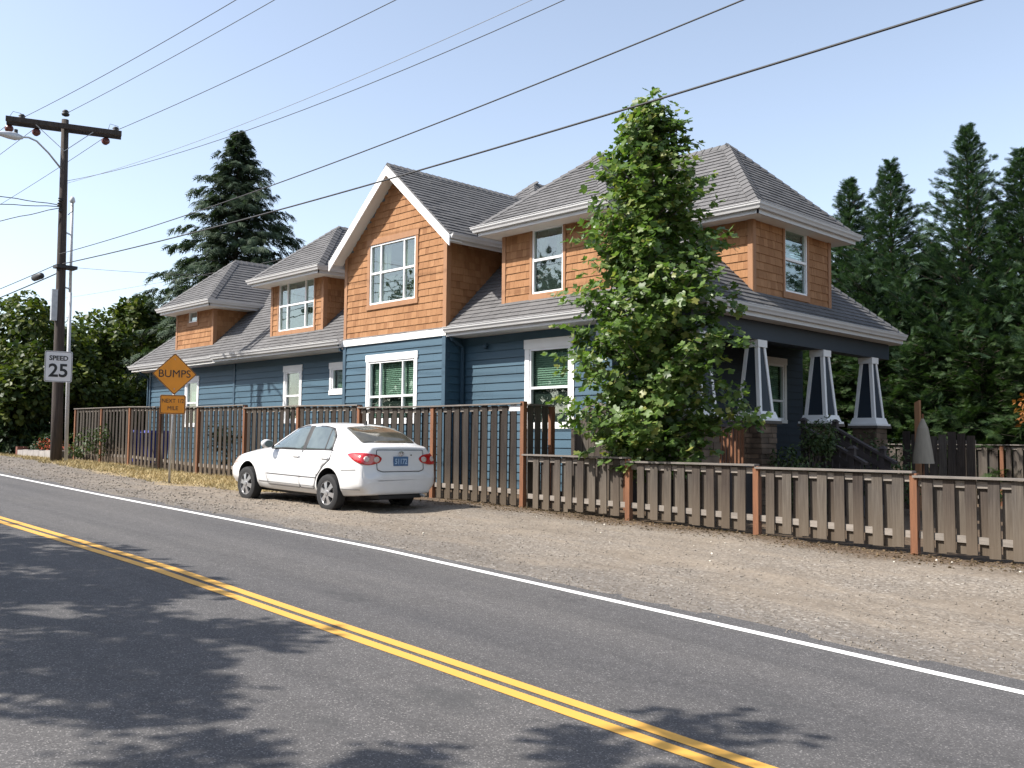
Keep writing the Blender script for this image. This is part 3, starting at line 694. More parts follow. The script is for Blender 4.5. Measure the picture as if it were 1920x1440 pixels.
# the dormer over the porch: ridge runs along x
x1, y0, y1, ze, ap = -9.42, 15.65, 19.68, 4.6, (-11.36, 17.66, 6.58)
f = roofplane([(x1,y0,ze),(x1,y1,ze),ap]); xe = EX1-(ze-EZ)/MP-.25; xr = -14.2
roofplane([(xe,y0,ze),(x1,y0,ze),ap,(xr,17.66,6.58)]); roofplane([(x1,y1,ze),(xe,y1,ze),(xr,17.66,6.58),ap])
caps((x1,y0,ze), ap, (1,0,1), (0,-1,1), f); caps((x1,y1,ze), ap, (1,0,1), (0,1,1), f); caps(ap, (xr,17.66,6.58), (0,-1,1), (0,1,1), f)
gutter((x1-.02,y0+.03,ze+.005), (x1-.02,y1-.03,ze+.005), (1,0,0), 1, 1); gutter((xe+.2,y0+.03,ze+.005), (x1-.02,y0+.03,ze+.005), (0,-1,0), 0, 1)
b = MB(); b.box(xe, x1-.05, y0+.05, y1-.05, ze-.185, ze-.165); b.build('soffit', 'soffit_white', HOUSE)
# gable roof
gy0, gyr, rz_, ez_, hw = 13.62, 18.35, 6.72, 4.68, 2.36
f = roofplane([(GC+hw,gy0,ez_),(GC+hw,16.9,ez_),(GC,gyr,rz_),(GC,gy0,rz_)]); roofplane([(GC-hw,16.9,ez_),(GC-hw,gy0,ez_),(GC,gy0,rz_),(GC,gyr,rz_)])
caps((GC,gy0,rz_), (GC,gyr,rz_), (.86,0,1), (-.86,0,1), f)
gutter((GC+hw-.02,gy0+.02,ez_+.01), (GC+hw-.02,16.4,ez_+.01), (1,0,0)); gutter((GC-hw+.02,16.4,ez_+.01), (GC-hw+.02,gy0+.02,ez_+.01), (-1,0,0))
sl = (rz_-ez_)/hw
for s in (1, -1):     # barge boards and rake soffit
    b = MB(); xa, xb = GC, GC+s*(hw+.02)
    b.prism([(xa,gy0-.03,rz_-.035),(xb,gy0-.03,ez_-.035-.017),(xb,gy0-.03,ez_-.29),(xa,gy0-.03,rz_-.27)], (0,.03,0)); b.build('barge_board', 'white_trim', HOUSE)
    b = MB(); b.prism([(xa,gy0,rz_-.14),(xb,gy0,ez_-.155),(xb,gy0,ez_-.175),(xa,gy0,rz_-.16)], (0,Yg-gy0,0)); b.build('soffit', 'soffit_white', HOUSE)
# downspouts
for (pts) in ([(-16.33,13.98,2.50),(-16.33,14.05,2.36),(-16.36,14.40,2.2),(-16.36,14.40,-.95)], [(-20.62,13.9,2.52),(-20.62,13.95,2.38),(-20.56,14.40,2.24),(-20.56,14.40,-.95)], [(-33.1,13.98,2.5),(-33.1,14.05,2.36),(-33.24,14.40,2.2),(-33.24,14.40,-.95)]):
    b = MB(); b.tube(pts, .04, 4); b.build('downspout', 'siding_trim_blue', HOUSE)
b = MB(); b.lathe([(.03,-.06),(.055,-.02),(.055,.03),(.02,.06)], (-15.62,14.42,2.18), 'z', 8); b.build('floodlight', 'siding_trim_blue', HOUSE)
# ------------------------------------------------------------------ fences
def fence(name, label, posts, caps_, ybase, dirv, hgt_rail=.28, pitch=.262, zfun=None, wood='fence_wood', posttop=0.02, ysign=1):
    """shadow-box fence along x at y = ybase; posts: x positions, caps_: (z, z) of the cap at the two ends of each panel"""
    rt_ = root(name, (posts[0], ybase, zfun(posts[0])), label, 'fence')
    for i, x in enumerate(posts):
        zt = max([caps_[j][e] for j, e in ((i-1, 1), (i, 0)) if 0 <= j < len(caps_)])
        boxobj('post', 'post_orange', x-.045, x+.045, ybase-.062, ybase+.03, zfun(x)-.08, zt-.030 if i < len(caps_) else zt+posttop, rt_)
    for i, (za, zb) in enumerate(caps_):
        x0, x1 = posts[i], posts[i+1]
        b = MB(); b.beam((x0+(.0 if i else -.05), ybase-.02, za-.015), (x1-.002, ybase-.02, zb-.015), .14, .028); b.build('fence_cap', 'cap_wood', rt_)
        b = MB(); b.beam((x0+.046, ybase, za-.095), (x1-.046, ybase, zb-.095), .035, .085); b.build('fence_rail', 'rail_wood', rt_)
        b = MB(); b.beam((x0+.046, ybase, zfun(x0)+hgt_rail), (x1-.046, ybase, zfun(x1)+hgt_rail), .035, .085); b.build('fence_rail', 'rail_wood', rt_)
        n = int((x1-x0-.09)/pitch+.35); off = ((x1-x0)-n*pitch)/2
        for k in range(n):
            for side in (0, 1):
                xx = x0+off+pitch*(k+.5)+(pitch/2 if side else 0)+random.uniform(-.006,.006)
                if side and k == n-1: continue
                t = (xx-x0)/(x1-x0); zt = za+(zb-za)*t-.033; zb_ = zfun(xx)+random.uniform(.015,.05)
                yy = ybase-.029 if side == 0 else ybase+.029
                hw_ = .07+random.uniform(-.006,.004); o = boxobj('fence_board', wood, xx-hw_, xx+hw_, yy-.009, yy+.009, zb_, zt-random.uniform(0,.008), rt_, (random.uniform(-.005,.005), random.gauss(0,.006), random.gauss(0,.025)))
    return rt_
zf_ = lambda x: float(zfence(x))
TP = [-33.72,-31.45,-29.22,-27.06,-24.68,-22.13,-19.60,-17.14,-14.63,-12.10]
TC = [(1.07,1.06),(1.06,1.046),(1.046,1.0),(1.0,.952),(.952,.943),(.868,.866),(.866,.83),(.776,.748),(.748,.75)]
tallf = fence('tall_fence', 'tall weathered shadow-box board fence with orange posts along the blue house', TP, TC, 12.15, 0, zfun=zf_, wood='fence_wood_dark')
LP = [-12.02,-9.69,-7.35,-5.09,-2.65,-.25,2.2]
LC = [(-.172,-.19),(-.249,-.251),(-.288,-.289),(-.342,-.342),(-.40,-.40),(-.46,-.46)]
lowf = fence('low_fence', 'low weathered shadow-box board fence with orange posts in front of the porch and leafy tree', LP[:], LC, 12.15, 0, .22, zfun=lambda x: zf_(x)+(.04 if x > -11 else 0))
for o in list(lowf.children):
    if o.name.startswith('post') and abs(o.matrix_basis.translation.x+12.02) < .03: bpy.data.objects.remove(o)
# paper notice stapled to the top of the tall fence by its end post
o = MB(); o.box(-12.44,-12.16,12.106,12.110,.60,.70); tag(o.build('notice', 'sign_white'), 'small pale notice fixed to top of tall fence by its end post', 'notice')
# return of the tall fence and arched gate towards the house
rt_ = root('fence_return', (-12.1,12.2,-1.15), 'dark return panel of tall fence with a gate-like arched section beside the low fence', 'fence')
for k in range(3): boxobj('fence_board', 'fence_wood', -12.12, -12.10, 12.25+k*.19, 12.39+k*.19, -1.12, .70, rt_)
boxobj('fence_rail', 'rail_wood', -12.16, -12.125, 12.2, 12.85, .58, .66, rt_); boxobj('fence_cap', 'cap_wood', -12.19, -12.05, 12.23, 12.90, .705, .733, rt_)
boxobj('post', 'post_orange', -12.15, -12.06, 12.83, 12.92, -1.15, .70, rt_)
for k in range(9):
    x = -12.0+k*.145; zt = .62-.42*(abs(k-4.5)/4.5)**2+.0
    boxobj('fence_board', 'fence_wood', x, x+.138, 13.30, 13.32, -1.12, zt+.1, rt_)
b = MB(); b.tube([(-12.0+1.3*i/12, 13.29, .75-.42*((i-6)/6)**2) for i in range(13)], .035, 4); b.build('arch_rail', 'cap_wood', rt_)
boxobj('post', 'post_orange', -10.72, -10.62, 13.26, 13.36, -1.15, .3, rt_)
# neighbour's fence at the back right
bz = lambda x: -1.55
fence('back_fence', 'weathered board fence in dappled sun at the back right below the conifers', [-13.7,-11.26,-8.82,-6.38,-3.94,-1.5,.94], [(.12,.12)]*6, 26.5, 0, zfun=bz)
# ------------------------------------------------------------------ utility pole, signs, wires
PXY = (-28.62, 9.78)
pz = zgs(*PXY)
pole = root('utility_pole', (*PXY, pz), 'dark wooden utility pole with double crossarm, lamp and grey conduit at the fence end', 'utility pole')
lean = lambda z: (PXY[0]+.02, PXY[1]-.012*(z-pz))
b = MB(); b.tube([(*lean(z), z) for z in (pz-.3, 1, 3, 5, 7, 9.3)], [.160,.150,.138,.124,.110,.096], 14); b.build('pole_shaft', 'pole_wood', pole, True)
ad = Vector((.34, .94, 0)).normalized(); ac = Vector((*lean(9.05), 9.06))
pp = Vector((ad.y, -ad.x, 0))
for s in (-1, 1):
    b = MB(); c = ac+pp*s*.17; b.beam(c-ad*1.52, c+ad*1.52, .10, .14); b.build('crossarm', 'pole_wood', pole)
for s in (-1, 1):
    b = MB(); b.beam(ac+pp*.21+ad*s*.75+Vector((0,0,-.08)), Vector((*lean(8.3), 8.35))+pp*.1, .03, .012); b.build('arm_brace', 'galvanised', pole)
INS = [(-1.12,.12),(.0,.42),(1.36,.12)]
for (t, z) in INS:
    b = MB(); c = ac+ad*t+Vector((0,0,z)); b.lathe([(.03,-.08),(.10,-.05),(.11,0),(.07,.03),(.10,.06),(.05,.11)], c, 'z', 10); b.build('insulator', 'wire_black', pole, True)
for t in (-1.45, -.75, 1.1):
    b = MB(); c = ac+ad*t-pp*.22+Vector((0,0,-.17)); b.lathe([(.05,-.07),(.11,-.05),(.08,0),(.11,.05),(.05,.08)], c, 'x', 10); b.build('insulator', 'insulator', pole, True)
b = MB(); b.tube([ac+ad*-1.45+Vector((0,0,.1)), ac+ad*-1.35+Vector((0,0,.28)), ac+ad*-1.15+Vector((0,0,.25)), ac+ad*-1.1+Vector((0,0,.05))], .008, 4); b.tube([ac+ad*1.15+Vector((0,0,.1)), ac+ad*1.2+Vector((0,0,.3)), ac+ad*1.42+Vector((0,0,.26)), ac+ad*1.45], .008, 4); b.build('jumper_wire', 'wire_black', pole)
# lamp arm
j = Vector((*lean(7.8), 7.82)); arm = [j+Vector((.10,-.12,0)), j+Vector((.35,-.55,.30)), j+Vector((.58,-.95,.50)), j+Vector((.70,-1.2,.52)), j+Vector((.78,-1.42,.46))]
b = MB(); b.tube(arm, .026, 8); b.build('lamp_arm', 'galvanised', pole, True)
h0 = j+Vector((.76,-1.38,.46)); h1 = j+Vector((1.02,-2.05,.36)); d = (h1-h0); b = MB()
b.tube([h0, h0+d*.25, h0+d*.3, h0+d*.6, h1], [.05,.10,.11,.10,.06], 10); lamp = b.build('lamp_head', 'lamp_metal', pole, True); 
b = MB(); b.lathe([(.05,0),(.05,.09),(.02,.1)], h0+d*.28+Vector((0,0,.10)), 'z', 8); b.build('photocell', 'wire_black', lamp)
# conduit
cb = lambda z: (PXY[0]-.22, PXY[1]+.36-.014*(z-pz))
b = MB(); b.tube([(*cb(z), z) for z in (pz-.1, 2, 4.3)], .055, 8); b.tube([(*cb(z), z) for z in (4.3, 5.5, 7.0)], .045, 8); b.lathe([(.05,0),(.09,.06),(.06,.16),(.02,.2)], (*cb(7.0), 6.95), 'z', 8); b.build('conduit', 'conduit_pvc', pole, True)
for z in (2.2, 4.4, 6.0):
    b = MB(); b.beam((*lean(z), z+.03), (*cb(z), z), .03, .04); b.build('standoff', 'galvanised', pole)
b = MB(); b.tube([(*cb(7.05), 7.05), (PXY[0]-.1, PXY[1]+.24, 6.7), (PXY[0]-.08, PXY[1]+.1, 6.55)], .012, 5); b.build('cable_loop', 'wire_black', pole)
b = MB(); b.box(PXY[0]+.02, PXY[0]+.12, PXY[1]-.32, PXY[1]-.16, 3.4, 4.3); b.build('equipment_box', 'galvanised', pole)
b = MB(); b.box(PXY[0]-.12, PXY[0]+.22, PXY[1]-.25, PXY[1]+.32, 4.93, 5.02); b.build('cable_bracket', 'wire_black', pole)
for (dy, z) in ((-.2,6.9),(-.22,6.75),(-.18,6.6)):
    b = MB(); b.lathe([(.03,-.05),(.06,-.02),(.04,.02),(.06,.05),(.02,.07)], (PXY[0]+.1, PXY[1]+dy, z), 'z', 8); b.build('insulator', 'wire_black', pole)
def text_mesh(name, txt, size, M, mat, parent, sx=1.0, bold=0.0, ext=.002):
    cu = bpy.data.curves.new('txt', 'FONT'); cu.body = txt; cu.size = size; cu.align_x = 'CENTER'; cu.align_y = 'CENTER'; cu.extrude = ext; cu.offset = bold; cu.resolution_u = 4
    to = bpy.data.objects.new('txt', cu); link(to); bpy.context.view_layer.update()
    me = bpy.data.meshes.new_from_object(to.evaluated_get(bpy.context.evaluated_depsgraph_get())); bpy.data.objects.remove(to)
    me.transform(M @ Matrix.Diagonal((sx, 1, 1, 1)))
    me.materials.clear(); return mko(name, me, mat, parent)
def signmat(c, fx):       # text plane: x axis along `fx`, y axis up
    X = Vector(fx).normalized(); Y = Vector((0,0,1)); Z = X.cross(Y)
    return Matrix(((X.x,Y.x,Z.x,c[0]),(X.y,Y.y,Z.y,c[1]),(X.z,Y.z,Z.z,c[2]),(0,0,0,1)))
def plate(name, c, fx, outline, th, mat, parent):
    M = signmat(c, fx); b = MB(); b.prism([M @ Vector((x, y, 0)) for x, y in outline], (M.to_3x3() @ Vector((0,0,-1)))*th); return b.build(name, mat, parent)
def rrect(w_, h, r, n=4):
    out = []
    for cx, cy, a0 in ((w_/2-r, h/2-r, 0), (-w_/2+r, h/2-r, 90), (-w_/2+r, -h/2+r, 180), (w_/2-r, -h/2+r, 270)):
        out += [(cx+r*math.cos(R(a0+90*i/n)), cy+r*math.sin(R(a0+90*i/n))) for i in range(n+1)]
    return out
# speed sign on the pole
fx = Vector((.22,.975,0)).normalized(); nrm = fx.cross(Vector((0,0,1)))
c = Vector((PXY[0], PXY[1]-.05, 2.08))+nrm*.22
sp = root('speed_sign', c+nrm*-.03+Vector((0,0,-.44)), 'white speed limit sign reading SPEED 25 fixed to the utility pole', 'sign')
plate('sign_plate', c, fx, rrect(.72,.88,.05), .006, 'sign_white', sp)
o = rrect(.69,.85,.04); i_ = rrect(.665,.825,.035); M = signmat(c+nrm*.002, fx); b = MB(); n = len(o); b.v = [tuple(M @ Vector((x,y,0))) for x,y in o+i_]; b.f = [(k,(k+1)%n,(k+1)%n+n,k+n) for k in range(n)]; b.build('border', 'sign_black', sp)
text_mesh('lettering', 'SPEED', .185, signmat(c+nrm*.003+Vector((0,0,.235)), fx), 'sign_black', sp, .98, .006); text_mesh('lettering', '25', .52, signmat(c+nrm*.003+Vector((0,0,-.13)), fx), 'sign_black', sp, 1.0, .012)
# bumps sign
bx, by = -20.30, 9.33; bzz = zgs(bx, by); fx = Vector((.40,.916,0)).normalized(); nrm = fx.cross(Vector((0,0,1)))
bs = root('bumps_sign', (bx, by, bzz), 'orange diamond BUMPS sign with NEXT 1/2 MILE plate on a leaning steel post', 'sign')
b = MB(); b.tube([(bx,by,bzz-.2),(bx+.0,by+.04,.5),(bx+.0,by+.06,1.75)], .028, 8); b.build('post', 'galvanised', bs, True)
c = Vector((bx, by+.05, 1.475))+nrm*.045
def diamond(h, r=.03):
    out = []
    for k in range(4):
        a = 90*k; px, py = (h-r*1.41)*math.cos(R(a)), (h-r*1.41)*math.sin(R(a)); out += [(px+r*math.cos(R(a+t)), py+r*math.sin(R(a+t))) for t in (-45,-15,15,45)]
    return out
plate('sign_plate', c, fx, diamond(.465), .005, 'sign_orange', bs)
def border(o, i_, M, mat, par):
    b = MB(); n = len(o); b.v = [tuple(M @ Vector((x,y,0))) for x,y in o+i_]; b.f = [(k,(k+1)%n,(k+1)%n+n,k+n) for k in range(n)]; return b.build('border', mat, par)
border(diamond(.458), diamond(.44), signmat(c+nrm*.002, fx), 'sign_black', bs)
text_mesh('lettering', 'BUMPS', .235, signmat(c+nrm*.003, fx), 'sign_black', bs, .97, 0.0)
for dz in (.33, -.33):
    b = MB(); q = c+nrm*.003+Vector((0,0,dz)); b.lathe([(.012,0),(.012,.006)], q, 'x', 8); b.build('bolt', 'galvanised', bs)
c = Vector((bx, by+.03, .80))+nrm*.045
plate('sign_plate', c, fx, rrect(.535,.42,.035), .005, 'sign_orange', bs); border(rrect(.515,.40,.03), rrect(.49,.375,.026), signmat(c+nrm*.002, fx), 'sign_black', bs)
text_mesh('lettering', 'NEXT 1/2', .125, signmat(c+nrm*.003+Vector((0,0,.075)), fx), 'sign_black', bs, .90, .0); text_mesh('lettering', 'MILE', .125, signmat(c+nrm*.003+Vector((0,0,-.085)), fx), 'sign_black', bs, .90, .0)
# wires
def wire(name, label, p0, p1, sag, rad, mat, n=40, cat='power line', wob=0):
    p0 = Vector(p0); p1 = Vector(p1); pts = []
    for i in range(n+1):
        t = i/n; p = p0.lerp(p1, t); p.z -= 4*sag*t*(1-t)
        if wob: p.z += wob*math.sin(i*1.9); p.y += wob*math.cos(i*1.9)
        pts.append(p)
    b = MB(); b.tube(pts, rad, 5); o = b.build(name, mat, None, True); tag(o, label, cat, 'overhead wires'); return o
tops = [ac+ad*t+Vector((0,0,z)) for t, z in INS]
XE = 14.0
wire('power_line', 'topmost bare conductor leaving left end of the crossarm', tops[0], (XE, 8.62, 8.9), .75, .008, 'wire_black')
wire('power_line', 'second bare conductor leaving the pole top insulator', tops[1], (XE, 9.75, 9.3), .55, .008, 'wire_black')
wire('power_line', 'third bare conductor leaving right end of the crossarm', tops[2], (XE, 10.8, 9.0), .62, .009, 'wire_black')
wire('power_line', 'thin upper wire of the pair leaving mid pole below the lamp arm', (*PXY, 7.45), (XE, 9.7, 8.0), 1.15, .005, 'wire_grey')
wire('power_line', 'lower wire of the pair leaving mid pole below the lamp arm', (*PXY, 7.52), (XE, 9.7, 8.3), 1.55, .007, 'wire_black')
wire('telephone_cable', 'upper black telephone cable passing in front of the gable roof', (PXY[0]+.15, 9.6, 5.32), (XE, 9.5, 6.6), .75, .011, 'wire_black', cat='cable')
wire('telephone_cable', 'lower thick telephone cable crossing the top of the leafy tree', (PXY[0]+.15, 9.7, 5.05), (XE, 9.6, 4.75), .48, .015, 'wire_black', cat='cable')
wire('telephone_cable', 'thin service wire from the pole to the trees behind the house', (*PXY, 5.0), (-30, 25, 7.3), .35, .006, 'wire_grey', cat='cable')
wire('service_wire', 'level wire passing behind the pole towards the tall evergreen', (-60, 6.0, 5.2), (-38, 24, 8.8), .5, .007, 'wire_grey', cat='cable')
LE = -70
for k, (a, e, r_, lab) in enumerate([((ac+ad*-1.45), (LE,7.6,9.4), .008, 'conductor running left from the leftmost crossarm insulator'), ((ac+ad*-.75), (LE,8.4,9.4), .008, 'conductor running left from the second crossarm insulator'), ((ac+ad*1.1), (LE,10.6,9.4), .008, 'conductor running left from the right crossarm insulator'),
        (Vector((*PXY,5.25)), (LE,9.0,5.6), .012, 'upper cable running left from the pole above the splice'), (Vector((*PXY,4.98)), (LE,9.1,5.2), .018, 'lower cable running left with the splice case on it')]):
    wire('left_cable', lab, a-Vector((.2,0,.1)), e, .6, r_, 'wire_black', cat='cable')
for k, (e, lab) in enumerate([((-33,-6,8.6), 'upper service drop running left across the road from the pole'), ((-36,-6,7.2), 'middle service drop running left across the road from the pole'), ((-40,-2,4.2), 'steep twisted service drop descending left from the pole')]):
    wire('service_drop', lab, (PXY[0]+.1, PXY[1]-.25, 6.75-.05*k), e, .35, .013, 'wire_black', cat='cable', wob=.01, n=60)
b = MB(); sc_ = Vector((PXY[0]-2.0, PXY[1]-.05, 4.93)); b.tube([sc_+Vector((.38,0,0)), sc_+Vector((.3,0,0)), sc_+Vector((-.3,0,0)), sc_+Vector((-.38,0,0))], [.05,.10,.10,.05], 8); tag(b.build('splice_case', 'wire_black', None, True), 'black splice case hanging on the lower cable left of the pole', 'splice case')
# ------------------------------------------------------------------ parked car
def carmats():
    m, t, p = nodemat('car_paint'); f = noise(t, posvec(t), 3, 3)
    t.links.new(ramp(t, f, [(.3, (.64,.64,.64)), (.7, (.69,.69,.69))]), p.inputs['Base Color']); p.inputs['Roughness'].default_value = .32; p.inputs['Coat Weight'].default_value = .6; p.inputs['Coat Roughness'].default_value = .05; MATS['car_paint'] = m
    m, t, p = nodemat('car_glass'); f = noise(t, posvec(t), 2.5, 3)
    t.links.new(ramp(t, f, [(.3, (.050,.072,.074)), (.7, (.105,.135,.130))]), p.inputs['Base Color']); p.inputs['Roughness'].default_value = .03; p.inputs['Specular IOR Level'].default_value = .7; p.inputs['Coat Weight'].default_value = .6; p.inputs['Coat IOR'].default_value = 1.6; MATS['car_glass'] = m
    m, t, p = nodemat('tail_lens'); f = noise(t, posvec(t), 30, 2)
    t.links.new(ramp(t, f, [(.3, (.34,.006,.010)), (.7, (.46,.012,.015))]), p.inputs['Base Color']); p.inputs['Roughness'].default_value = .12; p.inputs['Coat Weight'].default_value = .8; MATS['tail_lens'] = m
carmats()
simple('rear_glass', (.085,.080,.062), .04, .45, 2.2, spec=.7)
simple('lens_clear', (.52,.42,.38), .15, .2, 40); simple('tyre', (.014,.014,.015), .8, .25, 12); simple('alloy', (.46,.46,.47), .35, .06, 8, metal=.75)
simple('car_black', (.010,.010,.011), .6, .1, 6); simple('car_line', (.07,.07,.075), .6, .05, 6); simple('chrome', (.6,.6,.62), .2, .03, 6, metal=.9)
simple('plate_blue', (.05,.12,.24), .5, .25, 14); simple('plate_text', (.32,.44,.60), .5, .05, 6); simple('cabin', (.16,.15,.13), .8, .2, 4)
def cubic(xs, ys, x):
    """monotone-ish Hermite interpolation of rows ys (n, ...) at x"""
    xs = np.asarray(xs, float); ys = np.asarray(ys, float); d = (ys[1:]-ys[:-1])/(xs[1:]-xs[:-1]).reshape(-1, *([1]*(ys.ndim-1)))
    m = np.zeros_like(ys); m[0] = d[0]; m[-1] = d[-1]
    same = (d[1:]*d[:-1]) > 0; hm = 2*d[1:]*d[:-1]/np.where(np.abs(d[1:]+d[:-1]) < 1e-9, 1, d[1:]+d[:-1]); m[1:-1] = np.where(same, hm, 0)
    i = np.clip(np.searchsorted(xs, x, 'right')-1, 0, len(xs)-2); h = xs[i+1]-xs[i]; t = (x-xs[i])/h
    sh = (-1,)+(1,)*(ys.ndim-1); t = t.reshape(sh); h = h.reshape(sh)
    return (2*t**3-3*t**2+1)*ys[i]+(t**3-2*t**2+t)*h*m[i]+(-2*t**3+3*t**2)*ys[i+1]+(t**3-t**2)*h*m[i+1]
def build_car(origin, yaw, pitch):
    # local axes: x forward (rear axle at 0, front axle at 2.6), y to the car's left, z up from the ground
    car = root('parked_car', origin, 'white four-door sedan parked on the gravel beside the tall fence', 'car')
    W = Matrix.Translation(origin) @ Matrix.Rotation(yaw, 4, 'Z') @ Matrix.Rotation(pitch, 4, 'Y')
    # stations: x, bottom z, sill half width, max half width, belt half width, belt z, roof-edge half width, roof-edge z, top z
    S = [(-.945,.34,.40,.52,.50,.50,.42,.56,.57), (-.935,.29,.58,.66,.64,.52,.46,.595,.605), (-.905,.255,.66,.745,.725,.56,.52,.645,.66), (-.878,.25,.69,.785,.755,.66,.56,.80,.82), (-.860,.245,.70,.80,.757,.80,.58,1.00,1.025),
         (-.81,.24,.72,.822,.765,.87,.60,1.035,1.055), (-.70,.23,.75,.842,.775,.90,.61,1.055,1.075), (-.60,.22,.77,.85,.782,.92,.61,1.075,1.10), (-.42,.20,.78,.852,.788,.93,.60,1.185,1.215), (-.20,.19,.79,.852,.79,.935,.585,1.305,1.345), (.02,.185,.79,.852,.79,.93,.575,1.375,1.425),
         (.30,.18,.79,.852,.79,.92,.570,1.405,1.465), (.70,.18,.79,.852,.79,.91,.570,1.415,1.478), (1.10,.18,.79,.852,.79,.90,.565,1.395,1.455), (1.35,.18,.79,.852,.788,.89,.555,1.335,1.39), (1.70,.18,.79,.85,.785,.88,.565,1.165,1.205), (2.00,.18,.79,.848,.78,.87,.575,1.01,1.04), (2.18,.185,.785,.845,.775,.86,.56,.935,.955),
         (2.50,.19,.775,.842,.765,.83,.54,.895,.915), (2.85,.20,.76,.83,.745,.78,.52,.845,.862), (3.10,.21,.73,.80,.705,.73,.49,.785,.80), (3.30,.22,.68,.745,.65,.67,.45,.725,.735), (3.42,.23,.60,.66,.57,.61,.40,.655,.66), (3.49,.27,.46,.50,.44,.54,.32,.57,.575), (3.51,.33,.30,.33,.30,.48,.22,.50,.505)]
    S = np.array(S); xs = S[:,0]; S[:,[2,3,4,6]] *= .985
    xx = np.unique(np.concatenate([np.linspace(-.945,-.80,26), np.linspace(-.80,3.3,90), np.linspace(3.3,3.51,18)]))
    P_ = cubic(xs, S[:,1:], xx)
    def ring(r):
        zb, ws, wm, wb, zbelt, wr, zr, zt = r; out = []
        body = [(0,zb),(ws*.55,zb),(ws*.93,zb+.01),(ws,zb+.06),(wm*.985,zb+.16+.0),(wm,min(.52, zb+.7*(zbelt-zb))),(wm*.988,max(zb+.2, zbelt-.14)),(wb+.012,zbelt-.02),(wb,zbelt),
                (wb-.012-.10*(wb-wr)*.3,zbelt+.035*(zr-zbelt)/.45+.004),((wb*.62+wr*.38)-.0,zbelt+.40*(zr-zbelt)),((wb*.28+wr*.72),zbelt+.76*(zr-zbelt)),(wr,zr),(wr*.90,zr+.35*(zt-zr)),(wr*.62,zr+.78*(zt-zr)),(0,zt)]
        body = np.array(body); t = np.arange(len(body)); tt = np.unique(np.concatenate([np.linspace(0,len(body)-1,61)]))
        return cubic(t, body, tt)
    rings = [ring(r) for r in P_]; n = len(rings[0]); V = []; Fc = []
    for x, rg in zip(xx, rings):
        for (y, z) in rg: V.append((x, y, z))
        for (y, z) in rg[1:-1]: V.append((x, -y, z))
    per = n+(n-2)
    loop = list(range(n))+[n+k for k in range(n-3, -1, -1)]
    for i in range(len(xx)-1):
        for k in range(per):
            a = loop[k]; b_ = loop[(k+1) % per]; Fc.append((i*per+a, i*per+b_, (i+1)*per+b_, (i+1)*per+a))
    Fc.append(tuple(loop)[::-1]); Fc.append(tuple((len(xx)-1)*per+k for k in loop))
    me = bpy.data.meshes.new('body'); me.from_pydata(V, [], Fc); bm = bmesh.new(); bm.from_mesh(me); bmesh.ops.recalc_face_normals(bm, faces=bm.faces)
    bvh = BVHTree.FromBMesh(bm); bm.to_mesh(me); bm.free(); me.materials.append(MATS['car_paint']); me.materials.append(MATS['car_black'])
    bo = bpy.data.objects.new('body', me); link(bo)
    cut_ = []
    for x in (0, 2.6):
        for s in (-1, 1):
            b = MB(); b.lathe([(.345, .55),(.345, 1.2)] if s > 0 else [(.345,-1.2),(.345,-.55)], (x, 0, .315), 'y', 40)
            cme = bpy.data.meshes.new('cut'); cme.from_pydata(b.v, [], b.f); bm = bmesh.new(); bm.from_mesh(cme); bmesh.ops.recalc_face_normals(bm, faces=bm.faces); bm.to_mesh(cme); bm.free()
            cme.materials.append(MATS['car_paint']); cme.materials.append(MATS['car_black'])
            for p in cme.polygons: p.material_index = 1
            co = bpy.data.objects.new('cut', cme); link(co); md = bo.modifiers.new('b', 'BOOLEAN'); md.operation = 'DIFFERENCE'; md.object = co; md.solver = 'EXACT'; cut_.append(co)
    bpy.context.view_layer.update()
    nm = bpy.data.meshes.new_from_object(bo.evaluated_get(bpy.context.evaluated_depsgraph_get())); bo.modifiers.clear(); bo.data = nm; nm.name = 'body'
    for c in cut_: bpy.data.objects.remove(c)
    nm.polygons.foreach_set('use_smooth', [True]*len(nm.polygons)); nm.set_sharp_from_angle(angle=R(38))
    ZI = [0,.2,.6,.75,1.05,1.2,1.48,2]; ZO = [.0,.275,.675,.835,1.135,1.265,1.505,2.03]
    def warp(me):
        for v in me.vertices: v.co.z = float(np.interp(v.co.z, ZI, ZO))
    def put(o, par=car, wz=True):
        if wz: warp(o.data)
        o.matrix_basis = W; setpar(o, par); return o
    put(bo)
    def hit(o, d):
        r = bvh.ray_cast(Vector(o), Vector(d).normalized()); return r[0], r[1]
    def inside(poly, x, z):
        c = False; j = len(poly)-1
        for i in range(len(poly)):
            if (poly[i][1] > z) != (poly[j][1] > z) and x < (poly[j][0]-poly[i][0])*(z-poly[i][1])/(poly[j][1]-poly[i][1])+poly[i][0]: c = not c
            j = i
        return c
    def smoothpoly(poly, rad=.03, k=4):
        out = []; n = len(poly)
        for i in range(n):
            p = Vector(poly[i]).to_2d(); a = Vector(poly[i-1]).to_2d()-p; b_ = Vector(poly[(i+1) % n]).to_2d()-p; r = min(rad, a.length*.4, b_.length*.4)
            s = p+a.normalized()*r; e = p+b_.normalized()*r
            for j in range(k+1): t = j/k; out.append(tuple(s*(1-t)**2+p*2*t*(1-t)+e*t*t))
        return out
